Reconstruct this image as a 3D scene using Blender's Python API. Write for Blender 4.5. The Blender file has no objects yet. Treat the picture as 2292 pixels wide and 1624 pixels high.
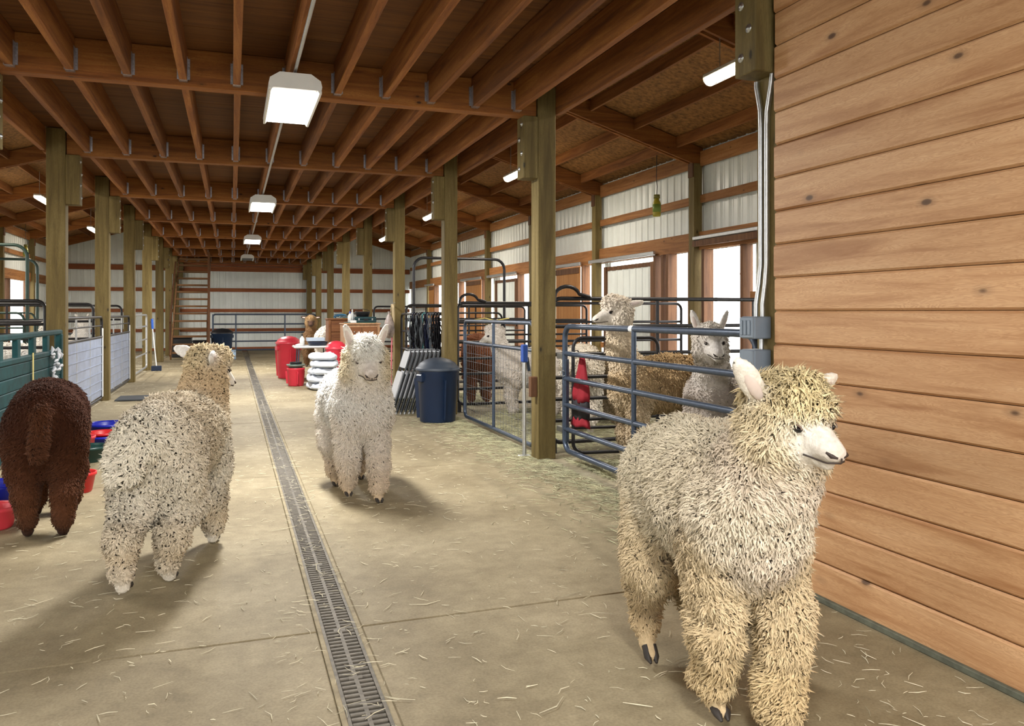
import bpy, math, random
import numpy as np
from mathutils import Vector, Matrix

random.seed(7)
C = bpy.context.scene.collection
SC = bpy.context.scene
R = math.radians

# ------------------------------------------------------------------ camera
cam_d = bpy.data.cameras.new('camera')
cam = bpy.data.objects.new('camera', cam_d); C.objects.link(cam)
cam.location = (0, 0, 1.45)
cam.rotation_euler = (R(90), 0, R(-19.4))
cam_d.sensor_width = 36; cam_d.lens = 36 * 1780 / 2292
cam_d.shift_y = -(812 - 700) / 2292
cam_d.clip_start = 0.05; cam_d.clip_end = 300
SC.camera = cam

# ------------------------------------------------------------------ sky, exposure
world = bpy.data.worlds.new('overcast_sky'); SC.world = world
world.use_nodes = True
bg = world.node_tree.nodes['Background']
bg.inputs[0].default_value = (1.0, 0.985, 0.955, 1); bg.inputs[1].default_value = 6.0
SC.view_settings.view_transform = 'Standard'; SC.view_settings.look = 'None'
SC.view_settings.gamma = 1; SC.view_settings.use_curve_mapping = False
SC.view_settings.exposure = 0.43
SC.cycles.max_bounces = 4; SC.cycles.diffuse_bounces = 2; SC.cycles.glossy_bounces = 2
SC.cycles.transmission_bounces = 2; SC.cycles.caustics_reflective = False; SC.cycles.caustics_refractive = False
HIGHBAY_W = 168.0      # watts of each lit fixture over the aisle
STRIP_W = 62.0         # watts of each strip light in the side bays

# ------------------------------------------------------------------ helpers
def link(o, parent=None):
    C.objects.link(o)
    if parent is not None: o.parent = parent
    return o

def tag(o, label, cat, group=None, kind=None):
    o['label'] = label; o['category'] = cat
    if group: o['group'] = group
    if kind: o['kind'] = kind
    return o

def struct(o, label=None, cat=None):
    o['kind'] = 'structure'
    if label: o['label'] = label
    if cat: o['category'] = cat
    return o

def empty(name, loc=(0, 0, 0), rz=0.0):
    o = bpy.data.objects.new(name, None); C.objects.link(o)
    o.empty_display_size = 0.1
    o.location = loc; o.rotation_euler = (0, 0, rz)
    return o

class MB:
    def __init__(s): s.v = []; s.f = []; s.s = []
    def add(s, vs, fs, smooth=False):
        n = len(s.v); s.v += [tuple(p) for p in vs]
        for f in fs: s.f.append(tuple(i + n for i in f)); s.s.append(smooth)
        return s
    def box(s, x0, x1, y0, y1, z0, z1, c=0.0):
        if c <= 0:
            vs = [(x, y, z) for x in (x0, x1) for y in (y0, y1) for z in (z0, z1)]
            return s.add(vs, [(0,1,3,2),(4,6,7,5),(0,4,5,1),(2,3,7,6),(0,2,6,4),(1,5,7,3)])
        X = (x0, x1); Y = (y0, y1); Z = (z0, z1); vs = []; idx = {}
        for i in (0, 1):
            for j in (0, 1):
                for k in (0, 1):
                    sx, sy, sz = 1 - 2*i, 1 - 2*j, 1 - 2*k
                    for a in range(3):
                        p = [X[i] + sx*c, Y[j] + sy*c, Z[k] + sz*c]
                        p[a] = (X[i], Y[j], Z[k])[a]
                        idx[(i, j, k, a)] = len(vs); vs.append(p)
        fs = []
        for i in (0, 1):
            q = [(i,0,0,0),(i,1,0,0),(i,1,1,0),(i,0,1,0)]; fs.append([idx[t] for t in (q if i else q[::-1])])
            q = [(0,i,0,1),(0,i,1,1),(1,i,1,1),(1,i,0,1)]; fs.append([idx[t] for t in (q if i else q[::-1])])
            q = [(0,0,i,2),(1,0,i,2),(1,1,i,2),(0,1,i,2)]; fs.append([idx[t] for t in (q if i else q[::-1])])
        for i in (0, 1):
            for j in (0, 1):
                fs.append([idx[t] for t in ((i,j,0,0),(i,j,1,0),(i,j,1,1),(i,j,0,1))])
                fs.append([idx[t] for t in ((i,0,j,0),(i,1,j,0),(i,1,j,2),(i,0,j,2))])
                fs.append([idx[t] for t in ((0,i,j,1),(1,i,j,1),(1,i,j,2),(0,i,j,2))])
        for i in (0, 1):
            for j in (0, 1):
                for k in (0, 1): fs.append([idx[(i,j,k,a)] for a in range(3)])
        return s.add(vs, fs)
    def bar(s, p, q, w, h, up=(0, 0, 1)):
        p, q = Vector(p), Vector(q); d = (q - p).normalized(); u = Vector(up)
        sd = d.cross(u).normalized(); u = sd.cross(d).normalized()
        vs = []
        for b in (p, q):
            for a, c in ((-1,-1),(1,-1),(1,1),(-1,1)): vs.append(b + sd*a*w/2 + u*c*h/2)
        return s.add(vs, [(3,2,1,0),(4,5,6,7),(0,1,5,4),(1,2,6,5),(2,3,7,6),(3,0,4,7)])
    def tube(s, pts, r, seg=8, closed=False, caps=True, flat=1.0):
        pts = [Vector(p) for p in pts]; n = len(pts)
        rs = r if isinstance(r, (list, tuple)) else [r]*n
        vs = []; fs = []; prev = None
        for i, p in enumerate(pts):
            a = pts[(i-1) % n] if (closed or i > 0) else p
            b = pts[(i+1) % n] if (closed or i < n-1) else p
            d = b - a
            d = d.normalized() if d.length > 1e-9 else Vector((0, 0, 1))
            if prev is None:
                u = Vector((0, 0, 1)) if abs(d.z) < 0.9 else Vector((1, 0, 0))
            else: u = prev
            sd = d.cross(u)
            if sd.length < 1e-6: sd = d.cross(Vector((0.3, 1, 0.2)))
            sd.normalize(); u = sd.cross(d).normalized(); prev = u
            for k in range(seg):
                t = 2*math.pi*k/seg
                vs.append(p + (sd*math.cos(t)*flat + u*math.sin(t))*rs[i])
        m = n if closed else n-1
        for i in range(m):
            a = i*seg; b = ((i+1) % n)*seg
            for k in range(seg): fs.append((a+k, a+(k+1) % seg, b+(k+1) % seg, b+k))
        s.add(vs, fs, True)
        if caps and not closed:
            s.add(vs[:seg], [tuple(range(seg))[::-1]]); s.add(vs[-seg:], [tuple(range(seg))])
        return s
    def lathe(s, prof, seg=24, c=(0, 0, 0), smooth=True):
        vs = []; fs = []
        for r, z in prof:
            for k in range(seg):
                t = 2*math.pi*k/seg
                vs.append((c[0]+max(r, 1e-4)*math.cos(t), c[1]+max(r, 1e-4)*math.sin(t), c[2]+z))
        for i in range(len(prof)-1):
            for k in range(seg):
                fs.append((i*seg+k, i*seg+(k+1) % seg, (i+1)*seg+(k+1) % seg, (i+1)*seg+k))
        return s.add(vs, fs, smooth)
    def ball(s, c, r, seg=12, rings=8, M=None):
        r = r if isinstance(r, (list, tuple)) else (r, r, r)
        vs = []; fs = []
        for i in range(rings+1):
            a = math.pi*i/rings
            for k in range(seg):
                t = 2*math.pi*k/seg
                p = Vector((r[0]*math.sin(a)*math.cos(t), r[1]*math.sin(a)*math.sin(t), r[2]*math.cos(a)))
                if M is not None: p = M @ p
                vs.append(p + Vector(c))
        for i in range(rings):
            for k in range(seg):
                fs.append((i*seg+k, (i+1)*seg+k, (i+1)*seg+(k+1) % seg, i*seg+(k+1) % seg))
        return s.add(vs, fs, True)
    def prism(s, poly, axis, a0, a1):
        def P(p, a): return {'x': (a, p[0], p[1]), 'y': (p[0], a, p[1]), 'z': (p[0], p[1], a)}[axis]
        n = len(poly); vs = [P(p, a0) for p in poly] + [P(p, a1) for p in poly]
        fs = [tuple(range(n))[::-1], tuple(range(n, 2*n))]
        for i in range(n): fs.append((i, (i+1) % n, n+(i+1) % n, n+i))
        return s.add(vs, fs)
    def mesh(s, name):
        me = bpy.data.meshes.new(name)
        me.from_pydata(s.v, [], s.f)
        me.polygons.foreach_set('use_smooth', s.s)
        me.update()
        return me
    def build(s, name, m, parent=None, loc=None, rz=0.0):
        me = s.mesh(name); me.materials.append(m)
        o = bpy.data.objects.new(name, me); link(o, parent)
        if loc is not None: o.location = loc
        if rz: o.rotation_euler = (0, 0, rz)
        return o

def inst(name, me, parent=None, loc=(0, 0, 0), rot=None):
    o = bpy.data.objects.new(name, me); link(o, parent); o.location = loc
    if rot: o.rotation_euler = rot
    return o

def copy_tree(o, parent=None):
    c = o.copy(); C.objects.link(c); c.parent = parent
    for ch in list(o.children): copy_tree(ch, c)
    return c

def arc(c, r, a0, a1, u, w, n=6):
    c, u, w = Vector(c), Vector(u), Vector(w)
    return [c + u*r*math.cos(a0+(a1-a0)*i/n) + w*r*math.sin(a0+(a1-a0)*i/n) for i in range(n+1)]

# ------------------------------------------------------------------ materials
def nt(name):
    m = bpy.data.materials.new(name); m.use_nodes = True
    t = m.node_tree; return m, t, t.nodes['Principled BSDF']
def nd(t, typ, **kw):
    n = t.nodes.new(typ)
    for k, v in kw.items():
        if k in n.inputs: n.inputs[k].default_value = v
        else: setattr(n, k, v)
    return n
def ramp(t, stops):
    n = t.nodes.new('ShaderNodeValToRGB'); e = n.color_ramp.elements
    while len(e) < len(stops): e.new(0.5)
    for i, (p, c) in enumerate(stops): e[i].position = p; e[i].color = (*c, 1)
    return n
def coords(t, rnd=True):
    tc = t.nodes.new('ShaderNodeTexCoord')
    if not rnd: return tc.outputs['Object']
    oi = t.nodes.new('ShaderNodeObjectInfo')
    mu = nd(t, 'ShaderNodeMath', operation='MULTIPLY'); mu.inputs[1].default_value = 53.0
    t.links.new(oi.outputs['Random'], mu.inputs[0])
    ad = nd(t, 'ShaderNodeVectorMath', operation='ADD')
    t.links.new(tc.outputs['Object'], ad.inputs[0]); t.links.new(mu.outputs[0], ad.inputs[1])
    return ad.outputs[0]
def mix(t, a, b, fac, blend='MIX'):
    n = t.nodes.new('ShaderNodeMix'); n.data_type = 'RGBA'; n.blend_type = blend
    for sock, v in ((n.inputs[0], fac), (n.inputs[6], a), (n.inputs[7], b)):
        if isinstance(v, (int, float)): sock.default_value = v
        elif isinstance(v, tuple): sock.default_value = (*v, 1)
        else: t.links.new(v, sock)
    return n.outputs[2]

def wood(name, dark, mid, light, axis='y', rough=0.75, knots=0.0, vary=0.25, fine=1.0):
    m, t, b = nt(name)
    co = coords(t)
    mp = t.nodes.new('ShaderNodeMapping'); t.links.new(co, mp.inputs[0])
    sc = [9*fine, 9*fine, 9*fine]; sc['xyz'.index(axis)] = 0.55
    mp.inputs['Scale'].default_value = sc
    n1 = nd(t, 'ShaderNodeTexNoise', Scale=1.6, Detail=7.0, Roughness=0.62, Distortion=0.7)
    t.links.new(mp.outputs[0], n1.inputs[0])
    rp = ramp(t, [(0.30, dark), (0.5, mid), (0.72, light)]); t.links.new(n1.outputs[0], rp.inputs[0])
    # growth rings
    mp2 = t.nodes.new('ShaderNodeMapping'); t.links.new(co, mp2.inputs[0])
    sc2 = [14*fine]*3; sc2['xyz'.index(axis)] = 0.9; mp2.inputs['Scale'].default_value = sc2
    wv = nd(t, 'ShaderNodeTexNoise', Scale=3.2, Detail=2.0, Distortion=2.2)
    t.links.new(mp2.outputs[0], wv.inputs[0])
    mr = nd(t, 'ShaderNodeMath', operation='PINGPONG'); mr.inputs[1].default_value = 0.06
    t.links.new(wv.outputs[0], mr.inputs[0])
    mg = nd(t, 'ShaderNodeMapRange'); mg.inputs[1].default_value = 0.0; mg.inputs[2].default_value = 0.05
    mg.inputs[3].default_value = 0.45; mg.inputs[4].default_value = 0.0
    t.links.new(mr.outputs[0], mg.inputs[0])
    col = mix(t, rp.outputs[0], dark, mg.outputs[0])
    # per-piece tone
    oi = t.nodes.new('ShaderNodeObjectInfo')
    mv = nd(t, 'ShaderNodeMapRange'); mv.inputs[3].default_value = 1 - vary; mv.inputs[4].default_value = 1 + vary
    t.links.new(oi.outputs['Random'], mv.inputs[0])
    hs = nd(t, 'ShaderNodeHueSaturation'); t.links.new(mv.outputs[0], hs.inputs['Value']); t.links.new(col, hs.inputs['Color'])
    col = hs.outputs[0]
    if knots > 0:
        mpk = t.nodes.new('ShaderNodeMapping'); t.links.new(co, mpk.inputs[0])
        sk = [6.5]*3; sk['xyz'.index(axis)] = 3.2; mpk.inputs['Scale'].default_value = sk
        vo = nd(t, 'ShaderNodeTexVoronoi', Scale=1.0); t.links.new(mpk.outputs[0], vo.inputs[0])
        rk = ramp(t, [(0.0, (1, 1, 1)), (0.085*knots, (0.9, 0.9, 0.9)), (0.13*knots, (0.25, .25, .25)), (0.26*knots, (0, 0, 0))])
        t.links.new(vo.outputs['Distance'], rk.inputs[0])
        # only some cells carry a knot
        sp = t.nodes.new('ShaderNodeSeparateColor'); t.links.new(vo.outputs['Color'], sp.inputs[0])
        gt = nd(t, 'ShaderNodeMath', operation='GREATER_THAN'); gt.inputs[1].default_value = 0.42
        t.links.new(sp.outputs[0], gt.inputs[0])
        mm = nd(t, 'ShaderNodeMath', operation='MULTIPLY'); t.links.new(rk.outputs[0], mm.inputs[0]); t.links.new(gt.outputs[0], mm.inputs[1])
        col = mix(t, col, tuple(x*0.22 for x in dark), mm.outputs[0])
    t.links.new(col, b.inputs['Base Color'])
    b.inputs['Roughness'].default_value = rough
    bp = nd(t, 'ShaderNodeBump', Strength=0.25, Distance=0.004); t.links.new(n1.outputs[0], bp.inputs['Height'])
    t.links.new(bp.outputs[0], b.inputs['Normal'])
    return m

def plain(name, col, rough=0.5, metal=0.0, var=0.12, scale=8.0, bump=0.0, spec=0.5):
    m, t, b = nt(name)
    co = coords(t)
    n1 = nd(t, 'ShaderNodeTexNoise', Scale=scale, Detail=4.0, Roughness=0.6); t.links.new(co, n1.inputs[0])
    rp = ramp(t, [(0.3, tuple(c*(1-var) for c in col)), (0.7, tuple(min(1, c*(1+var)) for c in col))])
    t.links.new(n1.outputs[0], rp.inputs[0]); t.links.new(rp.outputs[0], b.inputs['Base Color'])
    b.inputs['Roughness'].default_value = rough; b.inputs['Metallic'].default_value = metal
    b.inputs['Specular IOR Level'].default_value = spec
    if bump:
        bp = nd(t, 'ShaderNodeBump', Strength=bump, Distance=0.01); t.links.new(n1.outputs[0], bp.inputs['Height'])
        t.links.new(bp.outputs[0], b.inputs['Normal'])
    return m

def emit(name, col, strength):
    m, t, b = nt(name)
    b.inputs['Base Color'].default_value = (0.8, 0.8, 0.8, 1)
    b.inputs['Emission Color'].default_value = (*col, 1); b.inputs['Emission Strength'].default_value = strength
    return m

def concrete(name, a, bcol, c, scale=1.0):
    m, t, b = nt(name)
    co = coords(t, False)
    geo = t.nodes.new('ShaderNodeNewGeometry')
    big = nd(t, 'ShaderNodeTexNoise', Scale=0.9*scale, Detail=5.0, Roughness=0.6); t.links.new(geo.outputs['Position'], big.inputs[0])
    med = nd(t, 'ShaderNodeTexNoise', Scale=9*scale, Detail=6.0, Roughness=0.7); t.links.new(geo.outputs['Position'], med.inputs[0])
    fin = nd(t, 'ShaderNodeTexNoise', Scale=90*scale, Detail=3.0); t.links.new(geo.outputs['Position'], fin.inputs[0])
    rp = ramp(t, [(0.34, a), (0.52, bcol), (0.68, c)]); t.links.new(big.outputs[0], rp.inputs[0])
    r2 = ramp(t, [(0.3, (0.72, 0.70, 0.66)), (0.62, (1.08, 1.08, 1.08))]); t.links.new(med.outputs[0], r2.inputs[0])
    col = mix(t, rp.outputs[0], r2.outputs[0], 0.8, 'MULTIPLY')
    r3 = ramp(t, [(0.35, (0.8, 0.79, 0.76)), (0.6, (1.05, 1.05, 1.05))]); t.links.new(fin.outputs[0], r3.inputs[0])
    col = mix(t, col, r3.outputs[0], 0.7, 'MULTIPLY')
    t.links.new(col, b.inputs['Base Color'])
    b.inputs['Roughness'].default_value = 0.72
    bp = nd(t, 'ShaderNodeBump', Strength=0.3, Distance=0.006); t.links.new(med.outputs[0], bp.inputs['Height'])
    t.links.new(bp.outputs[0], b.inputs['Normal'])
    return m

M = {}
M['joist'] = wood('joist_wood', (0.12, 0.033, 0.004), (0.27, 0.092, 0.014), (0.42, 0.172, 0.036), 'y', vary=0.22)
M['beam'] = wood('beam_wood', (0.14, 0.038, 0.005), (0.30, 0.105, 0.016), (0.44, 0.185, 0.04), 'x', vary=0.15, knots=0.7)
M['rafter'] = wood('rafter_wood', (0.14, 0.038, 0.005), (0.31, 0.108, 0.017), (0.45, 0.185, 0.04), 'x', vary=0.2, knots=0.6)
M['girt'] = wood('girt_wood', (0.20, 0.075, 0.02), (0.38, 0.165, 0.05), (0.5, 0.25, 0.09), 'y', vary=0.2, knots=0.6)
M['girt_x'] = wood('girt_wood_cross', (0.20, 0.055, 0.018), (0.33, 0.10, 0.032), (0.42, 0.16, 0.06), 'x', vary=0.2)
M['jamb'] = wood('jamb_wood', (0.075, 0.03, 0.012), (0.16, 0.07, 0.028), (0.24, 0.115, 0.05), 'z', vary=0.25, knots=0.5)
M['purlin'] = wood('purlin_wood', (0.14, 0.045, 0.009), (0.28, 0.105, 0.025), (0.4, 0.17, 0.05), 'y', vary=0.25)
M['plank'] = wood('plank_pine', (0.34, 0.155, 0.058), (0.56, 0.325, 0.16), (0.66, 0.415, 0.225), 'y', rough=0.6, vary=0.10, knots=0.8, fine=0.9)
M['post'] = wood('treated_post', (0.085, 0.058, 0.014), (0.165, 0.12, 0.036), (0.245, 0.185, 0.07), 'z', vary=0.12, knots=0.8, fine=0.8)
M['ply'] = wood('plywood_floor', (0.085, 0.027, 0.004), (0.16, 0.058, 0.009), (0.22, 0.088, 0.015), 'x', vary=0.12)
M['osb'] = plain('osb_board', (0.27, 0.128, 0.036), 0.8, var=0.55, scale=16, bump=0.3)
M['plydoor'] = wood('plywood_door', (0.30, 0.12, 0.03), (0.46, 0.21, 0.065), (0.55, 0.29, 0.10), 'z', vary=0.06)
M['metalwall'] = plain('white_metal_siding', (0.84, 0.89, 0.87), 0.32, 0.0, var=0.05, scale=2.0)
M['slab'] = concrete('aisle_concrete', (0.215, 0.172, 0.098), (0.295, 0.245, 0.148), (0.37, 0.312, 0.20))
M['dirt'] = concrete('pen_floor', (0.20, 0.17, 0.11), (0.32, 0.28, 0.19), (0.46, 0.42, 0.31), 1.6)
M['gravel'] = plain('outside_gravel', (0.5, 0.5, 0.47), 0.9, var=0.2, scale=3)
M['galv'] = plain('galvanised_steel', (0.55, 0.57, 0.58), 0.38, 0.85, var=0.1, scale=30)
M['bolt'] = plain('zinc_bolt', (0.5, 0.53, 0.55), 0.35, 0.9)
M['hanger'] = plain('galvanised_hanger', (0.55, 0.55, 0.6), 0.3, 0.9, var=0.3, scale=60)
M['white'] = plain('white_enamel', (0.8, 0.82, 0.82), 0.4, 0.0, var=0.03)
M['iron'] = plain('cast_iron_grate', (0.14, 0.125, 0.10), 0.65, 0.3, var=0.3, scale=25)
M['trough'] = plain('drain_trough', (0.05, 0.045, 0.035), 0.9, 0.0, var=0.3)
M['curb'] = plain('drain_edge', (0.30, 0.25, 0.155), 0.8, 0.0, var=0.3, scale=14, bump=0.4)
M['bluegate'] = plain('blue_grey_paint', (0.055, 0.078, 0.12), 0.32, 0.35, var=0.2, scale=20)
M['blackgate'] = plain('black_paint', (0.022, 0.022, 0.026), 0.38, 0.3, var=0.3, scale=20)
M['greenpipe'] = plain('green_pipe', (0.03, 0.06, 0.05), 0.4, 0.3, var=0.15)
M['teal'] = plain('teal_plastic', (0.005, 0.048, 0.054), 0.6, 0.0, var=0.35, scale=9, spec=0.25)
M['wire'] = plain('mesh_wire', (0.20, 0.21, 0.22), 0.5, 0.6)
M['greysheet'] = plain('grey_sheet_metal', (0.34, 0.40, 0.54), 0.42, 0.25, var=0.18, scale=4)
M['black'] = plain('black_plastic', (0.015, 0.015, 0.018), 0.45, var=0.2)
M['electric'] = plain('grey_box_paint', (0.22, 0.27, 0.33), 0.4, 0.2, var=0.06)
# ================================================================== STRUCTURE
Y0, BAY = 3.755, 3.66
def YK(k): return Y0 + BAY*k
MID = 0.465
def mx(x, side): return x if side > 0 else 2*MID - x
YB, YE = -3.4, 33.2             # inner faces of the end walls

# ---- ground outside and floor
o = MB().box(-45, 50, -40, 75, -0.4, -0.16).build('ground', M['gravel']); struct(o)
floor = MB().box(-6.4, 7.3, YB-0.3, YE+0.3, -0.16, -0.06).build('floor', M['dirt']); struct(floor)
def slab_mesh(x0, x1, m, ly):
    me = MB().box(x0, x1, 0.004, ly-0.004, -0.06, 0.0, 0.006).mesh('concrete_slab'); me.materials.append(m); return me
DR0, DR1 = 0.365, 0.565        # drain opening
la = slab_mesh(-2.02, DR0, M['slab'], BAY); ra = slab_mesh(DR1, 2.94, M['slab'], BAY)
lp = slab_mesh(-6.3, -2.03, M['dirt'], BAY); rp_ = slab_mesh(2.95, 7.2, M['dirt'], BAY)
for k in range(-3, 9):
    y = YK(k) - 0.05
    inst('concrete_slab', la, floor, (0, y, 0)); inst('concrete_slab', ra, floor, (0, y, 0))
    inst('pen_floor', lp, floor, (0, y, -0.004)); inst('pen_floor', rp_, floor, (0, y, -0.004))

# ---- trench drain
dr = empty('trench_drain', (MID, 2.0, 0))
tag(dr, 'long slotted iron trench drain running down the concrete aisle', 'drain')
L = 26.0
MB().box(-0.085, 0.085, 0, L, -0.058, -0.045).build('trough', M['trough'], dr)
for s in (-1, 1):
    MB().box(min(s*0.078, s*0.099), max(s*0.078, s*0.099), 0, L, -0.05, 0.003, 0.003).build('edge_rail', M['curb'], dr)
    MB().box(min(s*0.064, s*0.078), max(s*0.064, s*0.078), 0, L, -0.03, -0.002).build('grate_rail', M['iron'], dr)
PIT = 0.037
me = MB().box(-0.064, 0.064, -0.0095, 0.0095, -0.028, -0.002, 0.003).mesh('grate_bar'); me.materials.append(M['iron'])
for i in range(300): inst('grate_bar', me, dr, (0, 0.02+i*PIT, 0))
mb = MB()
for i in range(300, int(L/PIT)): mb.box(-0.064, 0.064, 0.02+i*PIT-0.0095, 0.02+i*PIT+0.0095, -0.028, -0.002)
o = mb.build('far_grate_bars', M['iron'], dr); o['kind'] = 'stuff'
mb = MB()
for i in range(24):
    y = 0.2 + i*0.5
    mb.box(-0.028, 0.028, y-0.014, y+0.014, -0.02, -0.0012, 0.002)
    mb.box(-0.008, 0.008, y-0.25, y+0.25, -0.02, -0.0018)
o = mb.build('grate_spine', M['iron'], dr)

# ---- loft floor over the aisle: plywood, joists, beams
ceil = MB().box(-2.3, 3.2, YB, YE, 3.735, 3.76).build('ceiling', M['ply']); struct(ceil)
pw = MB().box(0.003, 2.717, 0.003, 1.217, 0, 0.02, 0.002).mesh('plywood_panel'); pw.materials.append(M['ply'])
for j in range(29):
    y = YB + 0.4 + j*1.22
    for i in range(-1, 2):
        x = -2.26 + i*2.72 + (1.36 if j % 2 else 0)
        if i == -1 and j % 2 == 0: continue
        x0, x1 = max(x, -2.26), min(x+2.72, 3.18)
        if x1-x0 < 0.2: continue
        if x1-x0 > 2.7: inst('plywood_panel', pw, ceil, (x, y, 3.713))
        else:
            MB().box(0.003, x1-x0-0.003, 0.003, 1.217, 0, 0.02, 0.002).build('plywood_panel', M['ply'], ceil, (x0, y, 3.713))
jm = MB().box(-0.03, 0.03, 0.075, BAY-0.075, 3.425, 3.71, 0.004).mesh('joist'); jm.materials.append(M['joist'])
hb = MB()
for s in (-1, 1):
    hb.box(min(s*0.031, s*0.0335), max(s*0.031, s*0.0335), -0.075, -0.004, 0, 0.2)
    hb.box(min(s*0.031, s*0.052), max(s*0.031, s*0.052), -0.006, -0.003, 0.02, 0.2)
    for q in range(5): hb.box(min(s*0.036, s*0.048), max(s*0.036, s*0.048), -0.010, -0.006, 0.035+q*0.034, 0.049+q*0.034)
hb.box(-0.0335, 0.0335, -0.075, -0.004, -0.003, 0)
hm = hb.mesh('joist_hanger'); hm.materials.append(M['hanger'])
JX = [0.045 + 0.43*i for i in range(-5, 8)]; JX[0] = -2.165; JX[-1] = 3.075
for k in range(-1, 9):
    y = YK(k)
    b = MB().box(-1.915, 2.845, -0.068, 0.068, 3.39, 3.712, 0.006).build('beam', M['beam'], ceil, (0, y, 0))
    if k < 0 or k > 7: continue
    for i, x in enumerate(JX):
        j = inst('joist', jm, ceil, (x + random.uniform(-.006, .006), y, random.uniform(-0.006, 0.004)))
        if 0 < i < 12: inst('joist_hanger', hm, j, (0, BAY-0.068, 3.425))

# ---- inner timber posts with corbel blocks
ORD = ['nearest', 'second', 'third', 'fourth', 'fifth', 'sixth', 'seventh', 'eighth', 'ninth']
def bolt_mesh():
    b = MB(); b.lathe([(0, 0.012), (0.010, 0.012), (0.010, 0.004), (0.024, 0.004), (0.024, 0)], 12)
    me = b.mesh('bolt'); me.materials.append(M['bolt']); return me
bm_ = bolt_mesh()
for side in (1, -1):
    for k in range(0 if side > 0 else 1, 9):
        x0, x1 = (2.85, 3.04) if side > 0 else (-2.13, -1.92)
        cx = (x0+x1)/2
        p = empty('timber_post', (cx, YK(k), 0))
        n = k if side > 0 else k-1
        w = 'right' if side > 0 else 'left'
        if side > 0 and k == 0: lab = 'timber post with large bolts and conduits beside the plank wall'
        elif side > 0 and k == 1: lab = 'greenish timber post between the two pipe gates, base in plain view'
        else: lab = 'greenish timber post, %s from the camera in the %s row' % (ORD[n], w)
        tag(p, lab, 'post', 'timber posts of the %s row' % w)
        hw = (x1-x0)/2
        MB().box(-hw, hw, -0.095, 0.095, 0, 3.705, 0.006).build('shaft', M['post'], p)
        bx0, bx1 = (-hw-0.15, -hw) if side > 0 else (hw, hw+0.155)
        blk = MB().box(bx0, bx1, -0.095, 0.095, 2.78, 3.388, 0.005).build('corbel_block', M['post'], p)
        xf = bx0 if side > 0 else bx1
        for q in range(4):
            inst('bolt', bm_, blk, (xf, 0.035*(-1)**q, 2.88+q*0.145), (0, R(-90 if side > 0 else 90), 0))

# ---- side-bay roofs: rafters, purlins, boards
SL = 0.30
def zr(x, side): return 3.82 + SL*(7.0 - (x if side > 0 else 2*MID-x))
for side, nm in ((1, 'right'), (-1, 'left')):
    xo, xi = 7.35, MID
    def slab_poly(xa, xb, h0, h1):
        return [(mx(xa, side), zr(mx(xa, side), side)+h0), (mx(xb, side), zr(mx(xb, side), side)+h0),
                (mx(xb, side), zr(mx(xb, side), side)+h1), (mx(xa, side), zr(mx(xa, side), side)+h1)]
    pl = slab_poly(xo, xi, 0.33, 0.37)
    if side > 0: pl = pl[::-1]
    rf = MB().prism(pl, 'y', YB-0.3, YE+0.3).build('roof_'+nm, M['osb']); struct(rf)
    # board seams
    for k in range(-2, 8):
        for (xa, xb) in ((7.3, 6.1), (6.095, 4.9), (4.895, 3.7), (3.695, 2.5)):
            pl = slab_poly(xa, xb, 0.316, 0.329)
            if side > 0: pl = pl[::-1]
            MB().prism(pl, 'y', YK(k)+0.003, YK(k+1)-0.003).build('roof_panel', M['osb'], rf)
    pl = slab_poly(7.12, 2.2, 0.0, 0.30)
    if side > 0: pl = pl[::-1]
    rm = MB().prism(pl, 'y', -0.02, 0.02).mesh('rafter'); rm.materials.append(M['rafter'])
    sp = MB()
    for xs in (6.2, 5.2, 4.2, 3.4):
        z = zr(mx(xs, side), side)
        sp.box(min(mx(xs, side), mx(xs+.12, side)), max(mx(xs, side), mx(xs+.12, side)), -0.03, 0.03, z-0.005, z+0.2)
    sm = sp.mesh('spacer_block'); sm.materials.append(M['rafter'])
    for k in range(-1, 9):
        for dy in (-0.05, 0.05): inst('rafter', rm, rf, (0, YK(k)+dy, 0))
        inst('spacer_block', sm, rf, (0, YK(k), 0))
    for xp in (6.65, 5.9, 5.15, 4.4, 3.65):
        z = zr(mx(xp, side), side)
        pm = MB().box(-0.02, 0.02, 0.075, BAY-0.075, 0.14, 0.315, 0.003).mesh('purlin'); pm.materials.append(M['purlin'])
        for k in range(-1, 8): inst('purlin', pm, rf, (mx(xp, side), YK(k), z))

# ---- corrugated sheets
def corr_profile(w, period=0.229, h=0.019):
    pts = []; n = max(1, round(w/period)); p = w/n
    for i in range(n):
        a = i*p
        pts += [(a, 0), (a+p*0.36, 0), (a+p*0.36+0.018, h*0.3), (a+p*0.36+0.03, 0), (a+p*0.58, 0), (a+p*0.58+0.018, h*0.3), (a+p*0.58+0.03, 0),
                (a+p-0.055, 0), (a+p-0.037, h), (a+p-0.012, h)]
    pts.append((w, 0)); return pts
def sheet(name, axis, a0, a1, z0, ztop, pos, sgn, parent, m):
    pr = corr_profile(a1-a0); vs = []; fs = []
    for a, h in pr:
        for z in (z0, ztop(a0+a) if callable(ztop) else ztop):
            vs.append((pos - sgn*h, a0+a, z) if axis == 'y' else (a0+a, pos - sgn*h, z))
    for i in range(len(pr)-1): fs.append((2*i, 2*i+2, 2*i+3, 2*i+1))
    mb = MB(); mb.add(vs, fs); n = len(vs)
    return mb.build(name, m, parent)

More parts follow.
